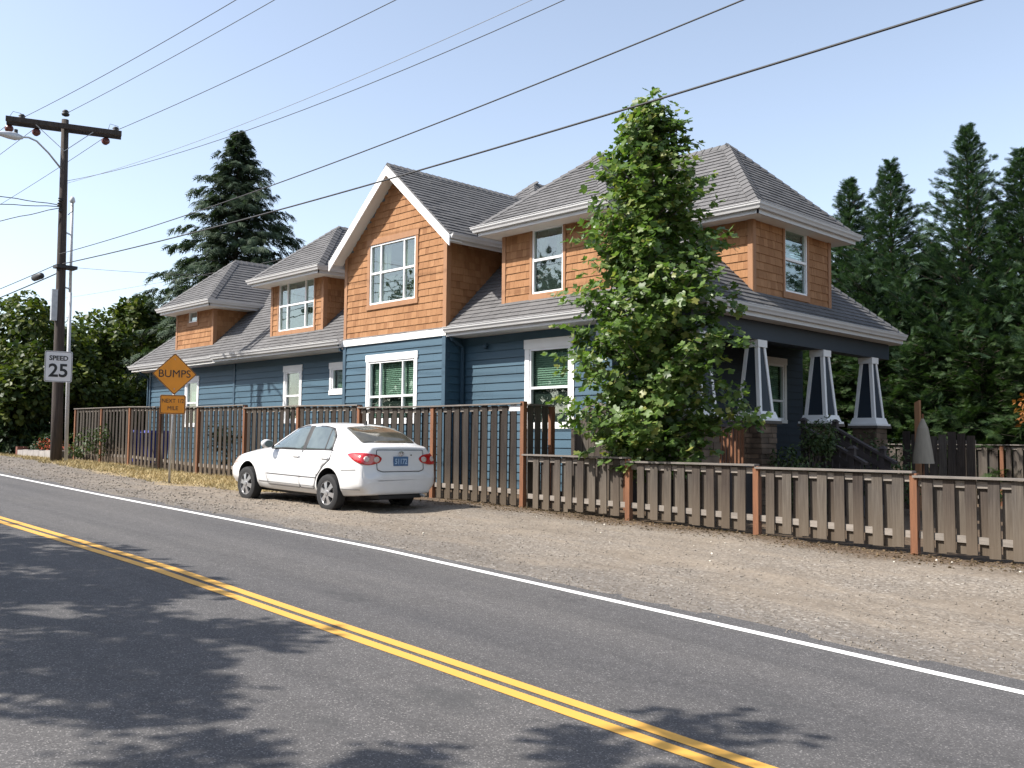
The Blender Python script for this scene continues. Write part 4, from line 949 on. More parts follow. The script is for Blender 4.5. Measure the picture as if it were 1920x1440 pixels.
    def panel(name, poly, view, mat, off=.004, par=car, rad=.03, lines=False):
        """a patch conforming to the body; poly in the view plane, view in side+ / side- / rear / quarter"""
        poly = smoothpoly(poly, rad); bm = bmesh.new()
        if view[0] == 's': s = 1 if view[1] == '+' else -1; conv = lambda a, c: ((a, 2*s, c), (0, -s, 0))
        elif view == 'rear': conv = lambda a, c: ((-3, a, c), (1, 0, 0))
        elif view == 'top': conv = lambda a, c: ((a, c, 3), (0, 0, -1))
        elif view[0] == 'q': 
            s = 1 if view[1] == '+' else -1; dv = Vector((.80, -s*.60, 0)); lat = Vector((s*.0+.60, s*.80, 0)) if s > 0 else Vector((.60, -.80, 0))
            conv = lambda a, c: (tuple(Vector((-.79, s*.62, 0))+lat*a-dv*1.5+Vector((0,0,c))), tuple(dv))
        # fine grid cells inside the outline + exact outline
        from mathutils.geometry import delaunay_2d_cdt
        xs_ = [p[0] for p in poly]; zs_ = [p[1] for p in poly]; st = max(.02, min((max(xs_)-min(xs_))/14, (max(zs_)-min(zs_))/6)); pts = [Vector(p) for p in poly]; ne = len(pts)
        x = min(xs_)+st*.5
        while x < max(xs_):
            z = min(zs_)+st*.5
            while z < max(zs_):
                if inside(poly, x, z) and min((Vector((x,z))-q).length for q in pts[:ne]) > st*.35: pts.append(Vector((x, z)))
                z += st
            x += st
        vv, _, ff, *_r = delaunay_2d_cdt(pts, [(i, (i+1) % ne) for i in range(ne)], [], 1, 1e-5)
        V2 = []; ok = []
        for q in vv:
            o, d = conv(q[0], q[1]); h, nn = hit(o, d)
            if h is None: V2.append(Vector((0,0,0))); ok.append(False)
            else: V2.append(h+nn*off); ok.append(True)
        F2 = [f for f in ff if all(ok[i] for i in f)]
        o = mk(name, V2, F2, mat, None, True); md = o.modifiers.new('s', 'SOLIDIFY'); md.thickness = .006; md.offset = 0
        put(o, par)
        if lines:
            b = MB(); loop = [V2[i]+Vector((0,0,0)) for i in range(ne) if ok[i]]
            if len(loop) > 3: b.tube(loop+[loop[0]], .008, 4, False); put(b.build('panel_gap', 'car_line'), o)
        return o
    for s, sg in ((1, '+'), (-1, '-')):
        vw = 's'+sg
        panel('window_surround', [(-.02,.935),(1.95,.90),(1.80,1.035),(1.30,1.345),(1.05,1.402),(.45,1.408),(.17,1.37),(.02,1.22)], vw, 'car_black', .0015)
        panel('side_window', [(.86,.935),(1.90,.915),(1.78,1.0),(1.30,1.315),(1.05,1.375),(.88,1.385)], vw, 'car_glass', .003)
        panel('side_window', [(.02,.965),(.79,.940),(.79,1.383),(.45,1.385),(.20,1.345),(.06,1.20)], vw, 'car_glass', .003)
        panel('window_pillar', [(.775,.93),(.875,.93),(.895,1.395),(.775,1.395)], vw, 'car_black', .005, rad=.008)
        panel('window_divider', [(.185,.955),(.215,.955),(.245,1.352),(.222,1.348)], vw, 'car_black', .006, rad=.004)
        d1 = panel('door', [(.84,.28),(1.86,.28),(1.93,.45),(1.93,.90),(.86,.92)], vw, 'car_paint', .003, lines=True)
        d2 = panel('door', [(.42,.28),(.82,.28),(.83,.92),(-.02,.945),(-.03,.80),(.16,.68),(.34,.50)], vw, 'car_paint', .003, lines=True)
        for d, x in ((d1, .98), (d2, .12)):
            h, nn = hit((x, 2*s, .80), (0, -s, 0)); b = MB(); c = h+nn*.018; b.tube([c+Vector((-.10,0,0))-nn*.015, c+Vector((-.07,0,.004)), c+Vector((.07,0,.004)), c+Vector((.10,0,0))-nn*.015], .014, 6); put(b.build('door_handle', 'car_paint', None, True), d)
        # belt moulding, side strip, sill line
        for (za, zb, xa, xb, r_, mt) in ((.945,.915,-.05,1.93,.010,'car_black'), (.475,.475,.36,1.90,.010,'car_line'), (.325,.325,.40,2.2,.006,'car_line'), (.66,.64,-.74,-.36,.005,'car_line'), (.34,.33,-.80,-.36,.006,'car_line')):
            pts = []
            for i in range(25):
                x = xa+(xb-xa)*i/24; h, nn = hit((x, 2*s, za+(zb-za)*i/24), (0, -s, 0)); pts.append(h+nn*.004)
            b = MB(); b.tube(pts, r_, 4); put(b.build('side_moulding', mt))
        # mirror
        b = MB(); mx = 1.78; b.lathe([(.02,-.06),(.075,-.05),(.085,.01),(.07,.06),(.02,.08)], (mx, s*.93, 1.0), 'x', 12); 
        for i, v in enumerate(b.v): b.v[i] = (v[0], s*.93+(v[1]-s*.93)*1.35, v[2]) 
        mir = put(b.build('mirror', 'car_paint', None, True)); b = MB(); b.beam((mx+.0, s*.80, .945), (mx, s*.88, .97), .06, .05); put(b.build('mirror_stalk', 'car_black'), mir)
        b = MB(); b.lathe([(.062,-.068),(.062,-.063)], (mx, s*.93, 1.0), 'x', 12)
        for i, v in enumerate(b.v): b.v[i] = (v[0]+.0, s*.93+(v[1]-s*.93)*1.4, v[2])
        put(b.build('mirror_glass', 'car_glass'), mir)
        # tail lamp wrapped round the corner
        tl = panel('tail_light', [(-.235,.845),(-.20,.775),(-.06,.735),(.08,.742),(.22,.80),(.34,.90),(.20,.925),(0,.925),(-.16,.905)], 'q'+sg, 'tail_lens', .012, rad=.05)
        for (a, c, r_) in ((-.14,.825,.050), (.02,.832,.045)):
            panel('lamp_lens', [(a+r_*math.cos(k*math.pi/5), c+r_*math.sin(k*math.pi/5)) for k in range(10)], 'q'+sg, 'lens_clear', .018, tl, .01)
        panel('head_light', [(3.02,.62),(3.38,.56),(3.40,.63),(3.2,.72),(2.98,.735)], vw, 'lens_clear', .004)
    # rear window, windscreen
    panel('rear_window', [(-.57,-.565),(-.60,0),(-.57,.565),(-.30,.57),(-.04,.525),(-.0,0),(-.04,-.525),(-.30,-.57)], 'top', 'rear_glass', .004, rad=.05)
    panel('windscreen', [(1.42,-.50),(1.38,0),(1.42,.50),(1.75,.545),(2.05,.56),(2.10,0),(2.05,-.56),(1.75,-.545)], 'top', 'car_glass', .004, rad=.05)
    tr = panel('boot_lid', [(-.50,.66),(-.40,.63),(.40,.63),(.50,.66),(.50,.80),(.50,.985),(-.50,.985),(-.50,.80)], 'rear', 'car_paint', .003, lines=True)
    # number plate, emblem, key hole, bumper marks
    h, _n = hit((-3, 0, .79), (1, 0, 0)); px = h.x-.016
    b = MB(); b.box(px-.006, px+.01, -.155, .155, .72, .875); pl = put(b.build('number_plate', 'plate_blue'))
    for txt, size, y, z in (('51172', .125, 0, .79), ('OREGON', .036, 0, .857)):
        if txt == 'OREGON': continue
        M = Matrix(((0,0,-1,px-.008),(-1,0,0,y),(0,1,0,z),(0,0,0,1))); put(text_mesh('lettering', txt, size, M, 'plate_text', None, .85, .003), pl)
    b = MB()
    for (ry, rz) in ((.055,.038),(.018,.036),(.038,.016)):
        b.tube([(px-.004, ry*math.cos(k*math.pi/10), .925+(.012 if rz < .02 else 0)+rz*math.sin(k*math.pi/10)) for k in range(21)], .005, 4, False)
    put(b.build('emblem', 'chrome'))
    b = MB(); b.tube([(px-.004,-.22,.90),(px+.003,-.22,.90)], .012, 8); put(b.build('boot_lock', 'car_black'))
    for y0, tw in ((.40,.10),(-.30,.16)):
        h, _n = hit((-3, y0, .965), (1,0,0)); b = MB(); b.box(h.x-.004, h.x+.004, y0-tw/2, y0+tw/2, .955, .972); put(b.build('badge', 'chrome'))
    b = MB(); b.box(-.92,-.5,-.45,.45,.19,.245); b.box(-.5,3.2,-.6,.6,.15,.2); put(b.build('underbody', 'car_black'))
    b = MB(); b.tube([(-.75,-.45,.235),(-1.0,-.45,.225)], .025, 8); put(b.build('exhaust', 'galvanised'))
    h, _n = hit((.12, 0, 3), (0,0,-1)); b = MB(); b.prism([h+Vector((-.05,-.012,0)), h+Vector((.04,-.012,0)), h+Vector((-.04,-.012,.075))], (0,.024,0)); put(b.build('antenna', 'car_black'))
    for x in (0, 2.6):
        for s in (-1, 1):
            b = MB(); yo = s*.755
            b.lathe([(.205,-.095),(.27,-.10),(.302,-.085),(.315,-.05),(.315,.05),(.302,.085),(.27,.10),(.205,.095)], (x, yo, .315), 'y', 36, 0, False); wh = put(b.build('wheel', 'tyre', None, True), car, False)
            wh.data.set_sharp_from_angle(angle=R(40))
            b = MB(); ym = yo+s*.055
            b.lathe([(.212,-.10),(.212,.10),(.195,.10),(.185,.03)] if s > 0 else [(.185,-.03),(.195,-.10),(.212,-.10),(.212,.10)], (x, yo-s*.01, .315), 'y', 36, 0, False)
            for k in range(6):
                a = R(60*k+12); ca, sa = math.cos(a), math.sin(a); ta = (-sa, ca); pr = []
                for (r_, hw_, dy) in ((.03,.038,.098),(.10,.030,.094),(.165,.042,.085),(.20,.062,.080)):
                    for q in (-1, 1): pr.append((x+ca*r_+ta[0]*q*hw_, yo+s*dy, .315+sa*r_+ta[1]*q*hw_))
                nv = len(b.v); b.v += pr+[(p[0], p[1]-s*.03, p[2]) for p in pr]
                for i in range(3):
                    i0 = nv+2*i; b.f += [(i0,i0+1,i0+3,i0+2),(i0,i0+2,i0+10,i0+8),(i0+1,i0+9,i0+11,i0+3)]
            b.lathe([(.045,0),(.045,.012),(.02,.016)] if s > 0 else [(.02,-.016),(.045,-.012),(.045,0)], (x, yo+s*.096, .315), 'y', 14)
            put(b.build('rim', 'alloy'), wh, False)
            b = MB(); b.lathe([(.20,-.01),(.20,.01)], (x, yo+s*.0, .315), 'y', 24); put(b.build('brake_disc', 'car_black'), wh, False)
    return car
build_car(Vector((-13.73, 9.90, -1.165)), R(180+1.6), R(-1.5))
# ------------------------------------------------------------------ vegetation
leafmat('leaf_tulip', [(.060,.108,.026), (.086,.150,.036), (.110,.184,.046), (.130,.208,.056), (.150,.226,.066), (.19,.25,.08), (.30,.30,.09)], .42, .42, .45)
leafmat('leaf_cypress', [(.024,.050,.031), (.038,.072,.041), (.055,.097,.053), (.080,.128,.068)], .25, .65, .2)
leafmat('leaf_cedar', [(.024,.042,.027), (.038,.062,.038), (.054,.083,.049), (.076,.106,.062)], .2, .65, .2)
leafmat('leaf_maple', [(.026,.046,.011), (.044,.070,.015), (.078,.105,.020), (.14,.155,.030)], .3, .5, .3)
leafmat('leaf_dark', [(.016,.032,.010), (.024,.046,.014), (.040,.066,.018)], .22, .55, .3)
leafmat('leaf_bush', [(.030,.058,.018), (.048,.082,.026), (.075,.11,.04), (.11,.13,.055)], .25, .55, .3)
leafmat('leaf_litter', [(.075,.052,.035), (.12,.085,.055), (.19,.14,.09)], .1, .8, .1)
leafmat('leaf_rust', [(.20,.075,.025), (.30,.12,.04), (.36,.17,.06)], .3, .6, .2)
leafmat('flower_red', [(.35,.03,.03), (.45,.08,.04), (.5,.2,.1)], .2, .6, .2)
leafmat('dry_grass', [(.34,.26,.14), (.44,.35,.20), (.52,.43,.27), (.30,.22,.11)], .04, .8, .1)
def frame_from(a, n):
    """rotation matrices whose y axis is a and whose z axis is near n; arrays (N,3)"""
    a = a/np.linalg.norm(a, axis=1, keepdims=True); x = np.cross(a, n); l = np.linalg.norm(x, axis=1, keepdims=True); x = np.where(l < 1e-4, np.array([[1.0,0,0]]), x/np.maximum(l, 1e-4)); z = np.cross(x, a)
    return np.stack([x, a, z], -1)
def instances(TV, TF, pos, rot, size):
    TV = np.asarray(TV, float); TF = np.asarray(TF, int); n = len(pos)
    V = np.einsum('nij,kj->nki', rot, TV)*size[:,None,None]+pos[:,None,:]
    F_ = TF[None]+(np.arange(n)*len(TV))[:,None,None]
    return V.reshape(-1,3), F_.reshape(-1,3)
LEAF = ([(0,0,0),(.32,.45,.07),(0,1,-.05),(-.32,.45,.07)], [(0,1,2),(0,2,3)])
LEAFB = ([(0,0,0),(.42,.22,.05),(.36,.7,.04),(0,1,-.06),(-.36,.7,.04),(-.42,.22,.05)], [(0,1,2),(0,2,3),(0,3,4),(0,4,5)])
TUL = ([(0,0,0),(.30,.06,.03),(.52,.26,.08),(.36,.46,.05),(.46,.80,.09),(.22,.92,.03),(0,.72,0),(-.22,.92,.03),(-.46,.80,.09),(-.36,.46,.05),(-.52,.26,.08),(-.30,.06,.03),(0,.42,-.02)], [(12,i,(i+1) % 12) for i in range(12)])
def spray_tpl(n=5, droop=0.0, wd=.055):
    """a flat evergreen spray: narrow side shoots along an axis"""
    V = [(0,0,0)]; F_ = []
    def blade(p, d, L, w_):
        d = np.array(d, float); d /= np.linalg.norm(d); s = np.array([d[1], -d[0], 0]); p = np.array(p, float); k = len(V)
        V.extend([tuple(p-s*w_), tuple(p+s*w_), tuple(p+d*L+np.array([0,0,-droop*L*L]))]); F_.append((k, k+1, k+2))
    blade((0,0,0), (0,1,0), 1.0, wd)
    for i in range(n):
        t = .12+.72*i/n; L = .52*(1-t)+.14
        for s in (-1, 1): blade((0,t,-droop*t*t), (s*.85, .62, 0), L, wd)
    return V[1:], [(a-1, b-1, c-1) for a, b, c in F_]
def rand_unit(n): v = RNG.normal(size=(n,3)); return v/np.linalg.norm(v, axis=1, keepdims=True)
def limb(b, p0, p1, r0, r1, n=5, bend=.15, seg=6):
    p0 = Vector(p0); p1 = Vector(p1); L = (p1-p0).length; pts = []
    off = Vector((random.uniform(-1,1), random.uniform(-1,1), random.uniform(0,1)))*bend*L
    for i in range(n+1): t = i/n; pts.append(p0.lerp(p1, t)+off*math.sin(t*math.pi)*.5)
    b.tube(pts, [r0+(r1-r0)*i/n for i in range(n+1)], seg, False); return pts
def broadleaf(name, label, base, clumps, nleaf, size, leaf, mat, bark='bark', trunk_r=.2, group=None, cat='tree', tpl=LEAF, split=.45):
    """clumps: list of (centre, radius). trunk with limbs to the clumps, leaves spread through each clump's shell"""
    t = root(name, base, label, cat, group); b = MB(); base = Vector(base)
    cs = [Vector(c) for c, _ in clumps]; mid = sum(cs, Vector())/len(cs); zt = max(c.z for c in cs)
    fork = base.lerp(Vector((mid.x, mid.y, zt)), split)
    limb(b, base-Vector((0,0,.2)), fork, trunk_r, trunk_r*.65, 5, .04, 8); limb(b, fork, Vector((mid.x, mid.y, zt)), trunk_r*.6, trunk_r*.1, 5, .06)
    for c, r in clumps:
        c = Vector(c); s = base.lerp(fork, random.uniform(.6, 1)) if c.z < fork.z+1 else fork.lerp(Vector((mid.x, mid.y, zt)), random.uniform(0,.5)); limb(b, s, c, trunk_r*.32, trunk_r*.05, 5, .12, 5)
    b.build('trunk', bark, t, True)
    tot = sum(r**2 for _, r in clumps); P_ = []; Nn = []
    for c, r in clumps:
        n = max(20, int(nleaf*r*r/tot)); u = rand_unit(n); rr = r*(.55+.5*RNG.random(n)**.6)*(1+.18*np.sin(u[:,0]*5+u[:,1]*4)); 
        P_.append(np.array(c)+u*rr[:,None]*np.array([1,1,.82])); Nn.append(u)
    P_ = np.concatenate(P_); U = np.concatenate(Nn); n = len(P_)
    ax = U*.6+rand_unit(n)*.7+np.array([0,0,-.35]); nr_ = U*.5+np.array([0,0,.8])+rand_unit(n)*.5
    V, F_ = instances(*tpl, P_, frame_from(ax, nr_), size*(.6+.7*RNG.random(n))); npmesh('crown', V, F_, mat, t); return t
def conifer(name, label, base, h, r0, mat, nb=150, spn=16, ssize=.6, up=.35, droop=.0, bark='bark', group=None, z0=.0, prof=None, tpl=None, latf=.30, seed=0, lean=(0,0)):
    """layered evergreen: boughs up a straight stem, each with flat sprays"""
    rnd = np.random.default_rng(seed); t = root(name, base, label, 'tree', group); base = np.array(base, float); b = MB()
    b.tube([Vector(base)+Vector((lean[0]*k, lean[1]*k, h*k)) for k in (0,.3,.6,.9,1)], [.016*h,.012*h,.007*h,.003*h,.006], 7)
    tpl = tpl or spray_tpl(5, .1); Ps = []; As = []; Sz = []
    for i in range(nb):
        f = (i+.5)/nb; f = z0+(1-z0)*f**.9; az = i*2.39996+rnd.uniform(-.4,.4); L = r0*(prof(f) if prof else (1-f)**.8)*rnd.uniform(.62,1.22)+.05
        u = np.array([math.cos(az), math.sin(az), 0]); st = base+np.array([lean[0]*f, lean[1]*f, h*f]); m = max(3, int(spn*(.25+L/r0)))
        tip = st+u*L+np.array([0,0,up*L-droop*L*L/r0])
        b.tube([Vector(st), Vector(st+u*L*.5+np.array([0,0,up*L*.5-droop*L*L*.25/r0])), Vector(tip)], [.012*h*(1-f)*.5+.01,.012,.004], 4, False)
        for k in range(m):
            tt = .06+.94*(k+rnd.random())/m; p = st+u*L*tt+np.array([0,0,up*L*tt-droop*(L*tt)**2/r0])
            sd = rnd.uniform(-1,1); lat = np.array([-u[1],u[0],0]); p = p+lat*sd*latf*L*(1-tt*.6)+np.array([0,0,rnd.uniform(-.08,.08)])
            a = u*rnd.uniform(.5,1)+lat*sd*.8+np.array([0,0,up+rnd.uniform(-.35,.35)-droop*1.3*tt]); Ps.append(p); As.append(a); Sz.append(ssize*rnd.uniform(.55,1.15)*(.55+.45*(1-f)))
    b.build('trunk', bark, t, True)
    P_ = np.array(Ps); A = np.array(As); n = len(P_); rad = P_-base; rad[:,2] = 0; rad /= np.maximum(np.linalg.norm(rad, axis=1, keepdims=True), .05)
    V, F_ = instances(*tpl, P_, frame_from(A, np.array([[0,0,1.0]])+rad*.5+rnd.normal(size=(n,3))*.45), np.array(Sz)); npmesh('crown', V, F_, mat, t); return t
# --- the tulip tree in front of the porch
TX, TY = -9.88, 12.95; tz = zgs(TX, TY)
tul = root('tulip_tree', (TX, TY, tz), 'young leafy green tree growing between the low fence and the porch', 'tree')
rp_z = np.array([-.45,-.25,.05,.4,1.2,2.1,3.0,4.0,5.0,5.55,5.85,6.05]); rp_r = np.array([.30,.85,1.22,1.52,1.56,1.52,1.36,1.12,.80,.56,.34,.06])
b = MB(); b.tube([(TX,TY,tz-.1),(TX+.02,TY,0),(TX-.02,TY+.03,2),(TX+.02,TY,4),(TX,TY,5.9)], [.085,.075,.058,.034,.008], 8)
LP_, LA = [], []
for i in range(150):
    f = (i+.5)/150; zt = -.42+6.35*f**.93; az = i*2.39996+random.uniform(-.35,.35); L = float(np.interp(zt, rp_z, rp_r))*random.uniform(.58,1.12)
    ux, uy = math.cos(az), math.sin(az); zs = max(-.55, zt-.42*L-.1); p0 = Vector((TX,TY,zs)); p1 = Vector((TX+ux*L, TY+uy*L*(.62 if uy > 0 and zt < 3.3 else .95), zt))
    pts = limb(b, p0, p1, .016+.008*L, .003, 4, .10, 4); nl = int(34+74*L)
    for k in range(nl//5):
        t = .10+.90*(random.random()**.7); q = pts[min(4, int(t*4))].lerp(pts[min(4, int(t*4)+1)], t*4-int(t*4)) if t < 1 else pts[-1]
        sp_ = .05+.26*t*min(L,1.0)*.55; q = q+Vector((random.gauss(0,sp_), random.gauss(0,sp_*.9), random.gauss(0,sp_*.75)))
        a0 = random.uniform(0, 6.28); m_ = random.randint(4, 7)
        for j_ in range(m_):
            a1 = a0+j_*6.28/m_+random.gauss(0,.2); dx, dy, dz = math.cos(a1)*.8+ux*.25, math.sin(a1)*.8+uy*.25, random.gauss(-.18,.28)
            LP_.append((q.x+dx*.045, q.y+dy*.045, q.z+dz*.03+random.gauss(0,.02))); LA.append((dx, dy, dz))
# one long low shoot reaching right in front of the first porch column
for q0, q1 in (((TX,TY,-.1),(-8.15,13.25,.62)), ((-8.5,13.15,.3),(-8.35,13.25,1.0)), ((-8.6,13.1,.25),(-7.95,13.2,.45))):
    pts = limb(b, q0, q1, .014, .003, 4, .06, 4)
    for k in range(46):
        t = random.uniform(.45, 1); q = Vector(q0).lerp(Vector(q1), t); LP_.append(tuple(q+Vector((random.gauss(0,.10), random.gauss(0,.10), random.gauss(0,.09))))); LA.append((random.gauss(.3,.5), random.gauss(0,.5), random.gauss(0,.4)))
b.build('trunk', 'bark_grey', tul, True)
LP_ = np.array(LP_); LA = np.array(LA); kp = (LP_[:,2] > -.75) & ((LP_[:,1] < 13.82) | (LP_[:,2] > 2.9) & (LP_[:,2] < 4.2) | (LP_[:,2] < 2.2)); LP_ = LP_[kp]; LA = LA[kp]; n = len(LP_)
rad = LP_-np.array([TX,TY,0]); rad[:,2] = 0; rad /= np.maximum(np.linalg.norm(rad, axis=1, keepdims=True), .1)
rot = frame_from(LA, np.array([[-.15,-.35,.8]])+rad*.6+RNG.normal(size=(n,3))*.38); sz = .06+.095*RNG.random(n)
vis = -(LP_[:,0]*.62+LP_[:,1]*.78)-.0*LP_[:,2]; order = np.argsort(-(vis+RNG.random(n)*.6)*1.0)
big = order[:1200][np.argsort(-sz[order[:1200]])[:290]]; rest = np.setdiff1d(np.arange(n), big)
V, F_ = instances(*TUL, LP_[rest], rot[rest], sz[rest]); npmesh('crown', V, F_, 'leaf_tulip', tul, kind='stuff')
lm = bpy.data.meshes.new('leaf'); lm.from_pydata(TUL[0], [], TUL[1]); lm.materials.append(MATS['leaf_tulip'])
leafmat('leaf_tulip_single', [(.086,.150,.036), (.110,.184,.046), (.150,.226,.066)], .42, .42, .45)
def leaf_obj_mat():
    m = MATS['leaf_tulip_single']; t = m.node_tree; oi = N(t, 'ShaderNodeObjectInfo')
    for nd in t.nodes:
        if nd.type == 'VALTORGB' and nd.inputs[0].links and nd.inputs[0].links[0].from_node.type == 'NEW_GEOMETRY': t.links.new(oi.outputs['Random'], nd.inputs[0]); break
leaf_obj_mat(); lm.materials[0] = MATS['leaf_tulip_single']
for i in big:
    o = bpy.data.objects.new('leaf', lm); link(o); o.matrix_basis = Matrix.Translation(Vector(LP_[i])) @ Matrix(rot[i].tolist()).to_4x4() @ Matrix.Scale(float(sz[i])*1.05, 4); setpar(o, tul)
# --- cypress row at the back right
CYP = spray_tpl(6, .12, .045); cprof = lambda f: min(1.0, (1-f)*1.9)**.9*(.62+.38*(1-f))
CL = ['leftmost tall cypress beside the right end of the roof', 'second tall cypress from the roof in the conifer row', 'short cypress filling the gap in the conifer row', 'tallest cypress with a thin pointed leader in the conifer row', 'cypress at the right edge of the picture, tall', 'cypress beyond the right edge of the conifer row', 'shaded cypress seen between the porch columns', 'cypress at the far end of the conifer row']
for i, (x, y, zt, r0) in enumerate([(-14.6,30,9.1,1.7), (-13.2,30,9.45,1.7), (-12.0,30.4,6.6,1.6), (-10.8,30,10.0,1.9), (-9.3,30,9.0,1.8), (-7.2,29.6,9.5,2.0), (-16.6,30.5,6.4,2.0), (-5.0,29.5,9.0,2.0)]):
    conifer('cypress_tree', CL[i], (x, y, -1.6), zt+1.4, r0*(1.62+.12*math.sin(i*2.1)), 'leaf_cypress', 240+8*(i%3), 48, .44, .55-.05*(i%3), .0, latf=.19, group='cypress row', prof=cprof, tpl=CYP, seed=30+i)
# younger evergreens with a sunlit tone put into the leaf colour, in front of the row, down to the fence
leafmat('leaf_cypress_lit', [(.020,.042,.016), (.034,.066,.024), (.052,.092,.032), (.075,.115,.042)], .2, .6, .25)
YL = ['young evergreen seen between the second and third porch columns', 'young evergreen just right of the last porch column', 'young evergreen above the closed umbrella', 'young evergreen above the middle of the back fence', 'young evergreen above the right part of the back fence', 'young evergreen at the right edge above the back fence', 'young evergreen seen behind the first porch column']
for i, (x, y, zt) in enumerate([(-14.6,28,3.6), (-12.9,28.2,4.0), (-11.4,28,3.4), (-9.9,28.3,4.0), (-8.3,28,3.7), (-6.6,28.2,4.2), (-16.4,28,4.0)]):
    conifer('young_cypress', YL[i], (x, y, -1.6), zt+1.6, 1.75, 'leaf_cypress_lit', 150, 34, .40, .30, .12, latf=.22, group='young evergreens behind the back fence', prof=lambda f: min(1.0, (1-f)*1.5)**.7, tpl=CYP, seed=60+i)
broadleaf('rusty_shrub', 'small tree with rusty orange leaves at the right edge above the back fence', (-6.9, 23.6, -1.6), [((-6.9,23.6,.9),.55), ((-6.6,23.5,.2),.5), ((-6.4,23.7,1.1),.5)], 1100, .14, None, 'leaf_rust', trunk_r=.04)
# --- the big evergreen behind the house, and the trees to its left
CED = spray_tpl(4, .55, .075)
dprof = lambda f: (1-f)**.86*(1.0 if f > .2 else .85+.75*f)
conifer('cedar_tree', 'tall dark drooping evergreen rising behind the left dormers', (-45.6, 24.2, -.8), 17.2, 7.8, 'leaf_cedar', 250, 84, .82, .18, .46, latf=.22, prof=dprof, tpl=CED, seed=5)
def cl(cx, cy, cz, rx, rz, n, r0, r1): return [((cx+random.uniform(-1,1)*rx, cy+random.uniform(-1,1)*rx, cz+random.uniform(-1,1)*rz), random.uniform(r0, r1)) for _ in range(n)]
broadleaf('maple_tree', 'broad green maple between the tall evergreen and the left end of the house', (-52.5,22.5,-.6), cl(-53.0,22.4,4.6,2.6,2.8,26,.7,1.3), 16000, .24, None, 'leaf_maple', trunk_r=.3, tpl=LEAFB)
broadleaf('maple_tree', 'large dark maple filling the left edge behind the utility pole', (-45,14.6,-.6), cl(-45.5,14.8,2.6,3.2,2.4,26,.8,1.4)+[((-46.5,14.2,5.6),1.2),((-44.3,14,5.2),.9)], 24000, .22, None, 'leaf_maple', trunk_r=.3, tpl=LEAFB, split=.3)
broadleaf('shade_tree', 'dark tree behind the white conduit of the utility pole', (-45.2,16.2,-.6), cl(-45.4,16.2,2.4,1.5,2.0,14,.7,1.1), 7000, .22, None, 'leaf_dark', trunk_r=.2, split=.3)
broadleaf('shade_tree', 'dark undergrowth tree at the far left beyond the planter', (-44,12.9,-.5), cl(-44.5,13.0,1.0,2.2,1.2,12,.8,1.2), 7000, .24, None, 'leaf_dark', trunk_r=.15, split=.3)
broadleaf('shade_tree', 'leafy tree just left of the house end above the small shed', (-48,19.5,-.6), cl(-47.5,20.5,1.6,2.2,1.2,12,.7,1.1), 5000, .24, None, 'leaf_maple', trunk_r=.15, split=.3)
broadleaf('shade_tree', 'bushy tree close to the left corner of the house', (-37.5,18.5,-.8), cl(-37.3,18.4,1.2,.9,1.0,8,.5,.8), 2600, .16, None, 'leaf_bush', trunk_r=.08, split=.3)
for i, (x, y) in enumerate([(-62,30), (-72,22), (-66,13), (-80,34)]):
    broadleaf('far_tree', ['far green tree filling the gap left of the maple', 'far tree behind the dark left maple', 'far tree at the bend of the road on the left', 'most distant tree on the left'][i], (x,y,-.3), cl(x,y,4,3.5,2.5,14,1.3,2.0), 4500, .5, None, 'leaf_maple', trunk_r=.3, group='far trees')
# --- shrubs by the porch
def bush(name, label, c, r, h, n, size, mat, cat='shrub', group=None):
    z = zgs(c[0], c[1]); k = [((c[0]+random.uniform(-1,1)*r*.6, c[1]+random.uniform(-1,1)*r*.6, z+h*random.uniform(.25,.9)), r*random.uniform(.35,.6)) for _ in range(9)]
    return broadleaf(name, label, (c[0],c[1],z), k, n, size, None, mat, trunk_r=.025, cat=cat, group=group)
bush('porch_shrub', 'tall airy shrub at the near side of the porch steps', (-8.95,16.65), .62, 1.75, 1700, .075, 'leaf_bush')
bush('porch_shrub', 'rounded shrub on the far side of the porch steps', (-8.9,19.7), .75, 1.55, 1700, .08, 'leaf_bush')
bush('porch_shrub', 'low pale-leaved shrub just behind the low fence', (-8.1,14.9), .45, .95, 900, .07, 'leaf_bush')
bush('weed_patch', 'leafy green weeds climbing the left end of the tall fence', (-31.0,11.75), .50, 1.25, 340, .10, 'leaf_bush', 'weeds')
bush('weed_patch', 'pale weeds beside the utility pole at the fence end', (-32.6,11.7), .35, 1.0, 170, .11, 'leaf_bush', 'weeds')
bush('yard_shrub', 'dark shrub seen through the boards of the tall fence', (-25.3,13.3), .6, 1.5, 900, .09, 'leaf_dark')
